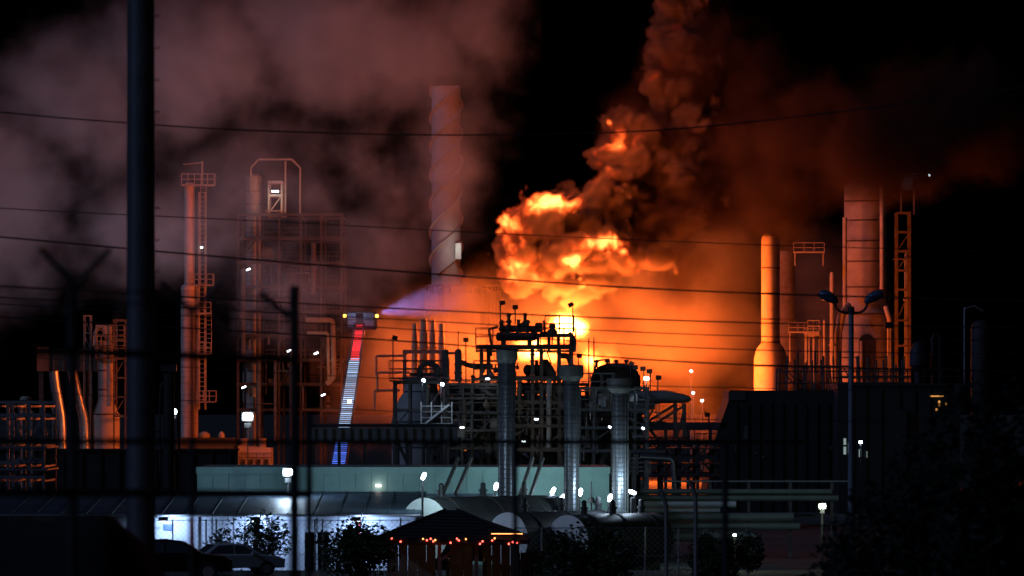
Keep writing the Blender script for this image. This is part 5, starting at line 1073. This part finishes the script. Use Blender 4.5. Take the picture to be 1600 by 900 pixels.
# --- pale steam drifting over the left half
g = NG('steam_field')
warp = g.v('SCALE', g.v('SUBTRACT', g.noise(g.pos, .07, 3, .55, colour=True), (.5, .5, .5)), 9.0)
p = g.v('ADD', g.pos, warp)
STM = [(170, 200, 170, 150, 0, 14, 1.1), (10, 330, 230, 180, 0, 14, 1.1), (330, 130, 200, 150, 2, 14, 1), (520, 90, 190, 150, 2, 14, 1), (650, 110, 150, 120, 2, 12, .9), (280, 380, 200, 110, 0, 12, .8), (720, 220, 80, 110, 2, 9, .6), (560, 280, 120, 120, 6, 9, .55), (480, 450, 200, 90, 0, 8, .6), (420, 280, 180, 120, 2, 10, .7), (740, 60, 110, 120, 3, 9, .7), (705, 270, 85, 160, 3, 9, 1.0), (600, 400, 140, 80, 0, 8, .6)]
steam = g.blobs(p, [(a, b, c, d_, e_ - 40, f_, h_) for a, b, c, d_, e_, f_, h_ in STM], DF, K)
n1 = g.noise(p, .10, 6, .6)
n2 = g.noise(g.v('ADD', g.pos, g.v('SCALE', warp, .5)), .33, 6, .66)
dens = g.step(g.m('ADD', g.m('ADD', steam, g.m('MULTIPLY_ADD', n1, 1.9, -1.0)), g.m('MULTIPLY_ADD', n2, 1.5, -.7)), .02, 1.15)
lo, hi = dom(-260, -160, 840, 560, -54, -24)
mat_steam = vol_mat('pale_steam', .085, (.70, .78, .88))
volume('steam', 'pale mauve steam drifting over the left half of the sky', 'steam', g.finish(dens, lo, hi, (.4, .6, .4), mat_steam), mat_steam)

# --- thin smoke round the foot of the fire, glowing in its light
g = NG('haze_field')
warp = g.v('SCALE', g.v('SUBTRACT', g.noise(g.pos, .09, 3, .55, colour=True), (.5, .5, .5)), 6.0)
p = g.v('ADD', g.pos, warp)
glow = g.blobs(p, [(880, 560, 330, 150, 13, 13, 1), (1060, 520, 210, 160, 13, 13, 1), (670, 580, 190, 150, 10, 12, 1.1), (1120, 420, 170, 110, 13, 12, .7), (1290, 500, 190, 150, 32, 9, .8)], DF, K)
n1 = g.noise(p, .13, 6, .6)
dens = g.step(g.m('ADD', glow, g.m('MULTIPLY_ADD', n1, 2.2, -1.12)), 0, .85)
lo, hi = dom(480, 300, 1480, 760, -4, 42)
mat_haze = vol_mat('fire_haze', .075, (.80, .72, .66))
volume('smoke_haze', 'thin orange-lit smoke filling the air around the foot of the fire', 'smoke', g.finish(dens, lo, hi, (.45, .7, .45), mat_haze), mat_haze)

# --- dark smoke blown to the right
g = NG('dark_field')
warp = g.v('SCALE', g.v('SUBTRACT', g.noise(g.pos, .09, 4, .6, colour=True), (.5, .5, .5)), 9.0)
p = g.v('ADD', g.pos, warp)
dk = g.blobs(p, [(1095, 110, 120, 130, 3, 8, .9), (1010, 215, 100, 100, 3, 6, .75), (1180, 170, 140, 120, 2, 9, .9), (1090, 280, 150, 130, 5, 9, 1), (1210, 250, 170, 130, -1, 11, 1), (1330, 225, 180, 105, -6, 12, 1.2), (1460, 190, 170, 120, -8, 12, 1.2), (1365, 262, 150, 95, -12, 8, 1.6), (1010, 300, 90, 90, 5, 7, .9), (1060, 400, 110, 70, 6, 8, .6)], DF, K)
n1 = g.noise(p, .17, 7, .66)
dens = g.step(g.m('ADD', dk, g.m('MULTIPLY_ADD', n1, 2.3, -1.22)), .05, .8)
lo, hi = dom(860, -60, 1680, 500, -20, 16)
mat_dark = vol_mat('dark_smoke', .38, (.085, .06, .057))
volume('dark_smoke', 'dark smoke blown right from the fireball, hiding the reactor top', 'smoke', g.finish(dens, lo, hi, (.35, .5, .35), mat_dark), mat_dark)

# --- the light that the fire gives off
def fire_light(px, py, dy, power, colour, rad):
    l = bpy.data.lights.new('fire_light', 'POINT'); l.energy = power; l.color = colour; l.shadow_soft_size = rad
    o = bpy.data.objects.new('fire_light', l); col.objects.link(o); o.parent = flame
    q = P(px, py, DF); q.y += dy; o.location = q
FC = (1, .14, .017)
fire_light(885, 512, 0, 60000, FC, 2.0)
fire_light(1035, 605, 2, 30000, FC, 2.0)
fire_light(740, 560, -2, 22000, FC, 2.0)
fire_light(905, 455, -8, 5000, FC, 1.2)
fire_light(815, 325, -8, 3500, FC, 1.2)
fire_light(935, 205, -7, 6000, FC, 1.2)
fire_light(985, 110, -9, 4500, (1, .14, .03), 1.2)

# --- the fan of water spray from the bucket, lit by its searchlight
g = NG('spray_field'); dB = 437; tip = P(592, 490, dB)
rel = g.v('SUBTRACT', g.pos, tuple(tip)); ax = (P(690, 466, dB) - tip).normalized()
t = g.v('DOT_PRODUCT', rel, tuple(ax)); rad = g.v('LENGTH', g.v('SUBTRACT', rel, g.v('SCALE', tuple(ax), t)))
tt = g.m('MAXIMUM', t, .05)
sx = g.m('DIVIDE', rad, g.m('ADD', g.m('DIVIDE', g.m('MULTIPLY', tt, .48), g.m('MULTIPLY_ADD', tt, .12, 1.0)), .04))
core = g.m('MULTIPLY', g.step(sx, 1.05, .45), g.m('MULTIPLY_ADD', g.step(sx, .1, .7), .5, .5)); fade = g.m('MULTIPLY', g.m('MULTIPLY_ADD', tt, .16, .10), g.step(tt, 8.2, 1.6))
nz_ = g.m('MULTIPLY_ADD', g.noise(rel, 1.1, 6, .65), 2.6, -.55)
nz_ = g.m('MAXIMUM', nz_, .05)
dens = g.m('MULTIPLY', g.m('MULTIPLY', core, g.m('MULTIPLY', fade, nz_)), g.step(t, 0, .25))
lo = tip + Vector((-.2, -3, -2.2)); hi = tip + Vector((8.2, 3, 4.8))
mat_spray = vol_mat('water_spray', .34, (.9, .93, 1))
volume('water_spray', 'fan of blue-lit water spray from the ladder bucket towards the fire', 'water spray', g.finish(dens, tuple(lo), tuple(hi), .09, mat_spray), mat_spray)
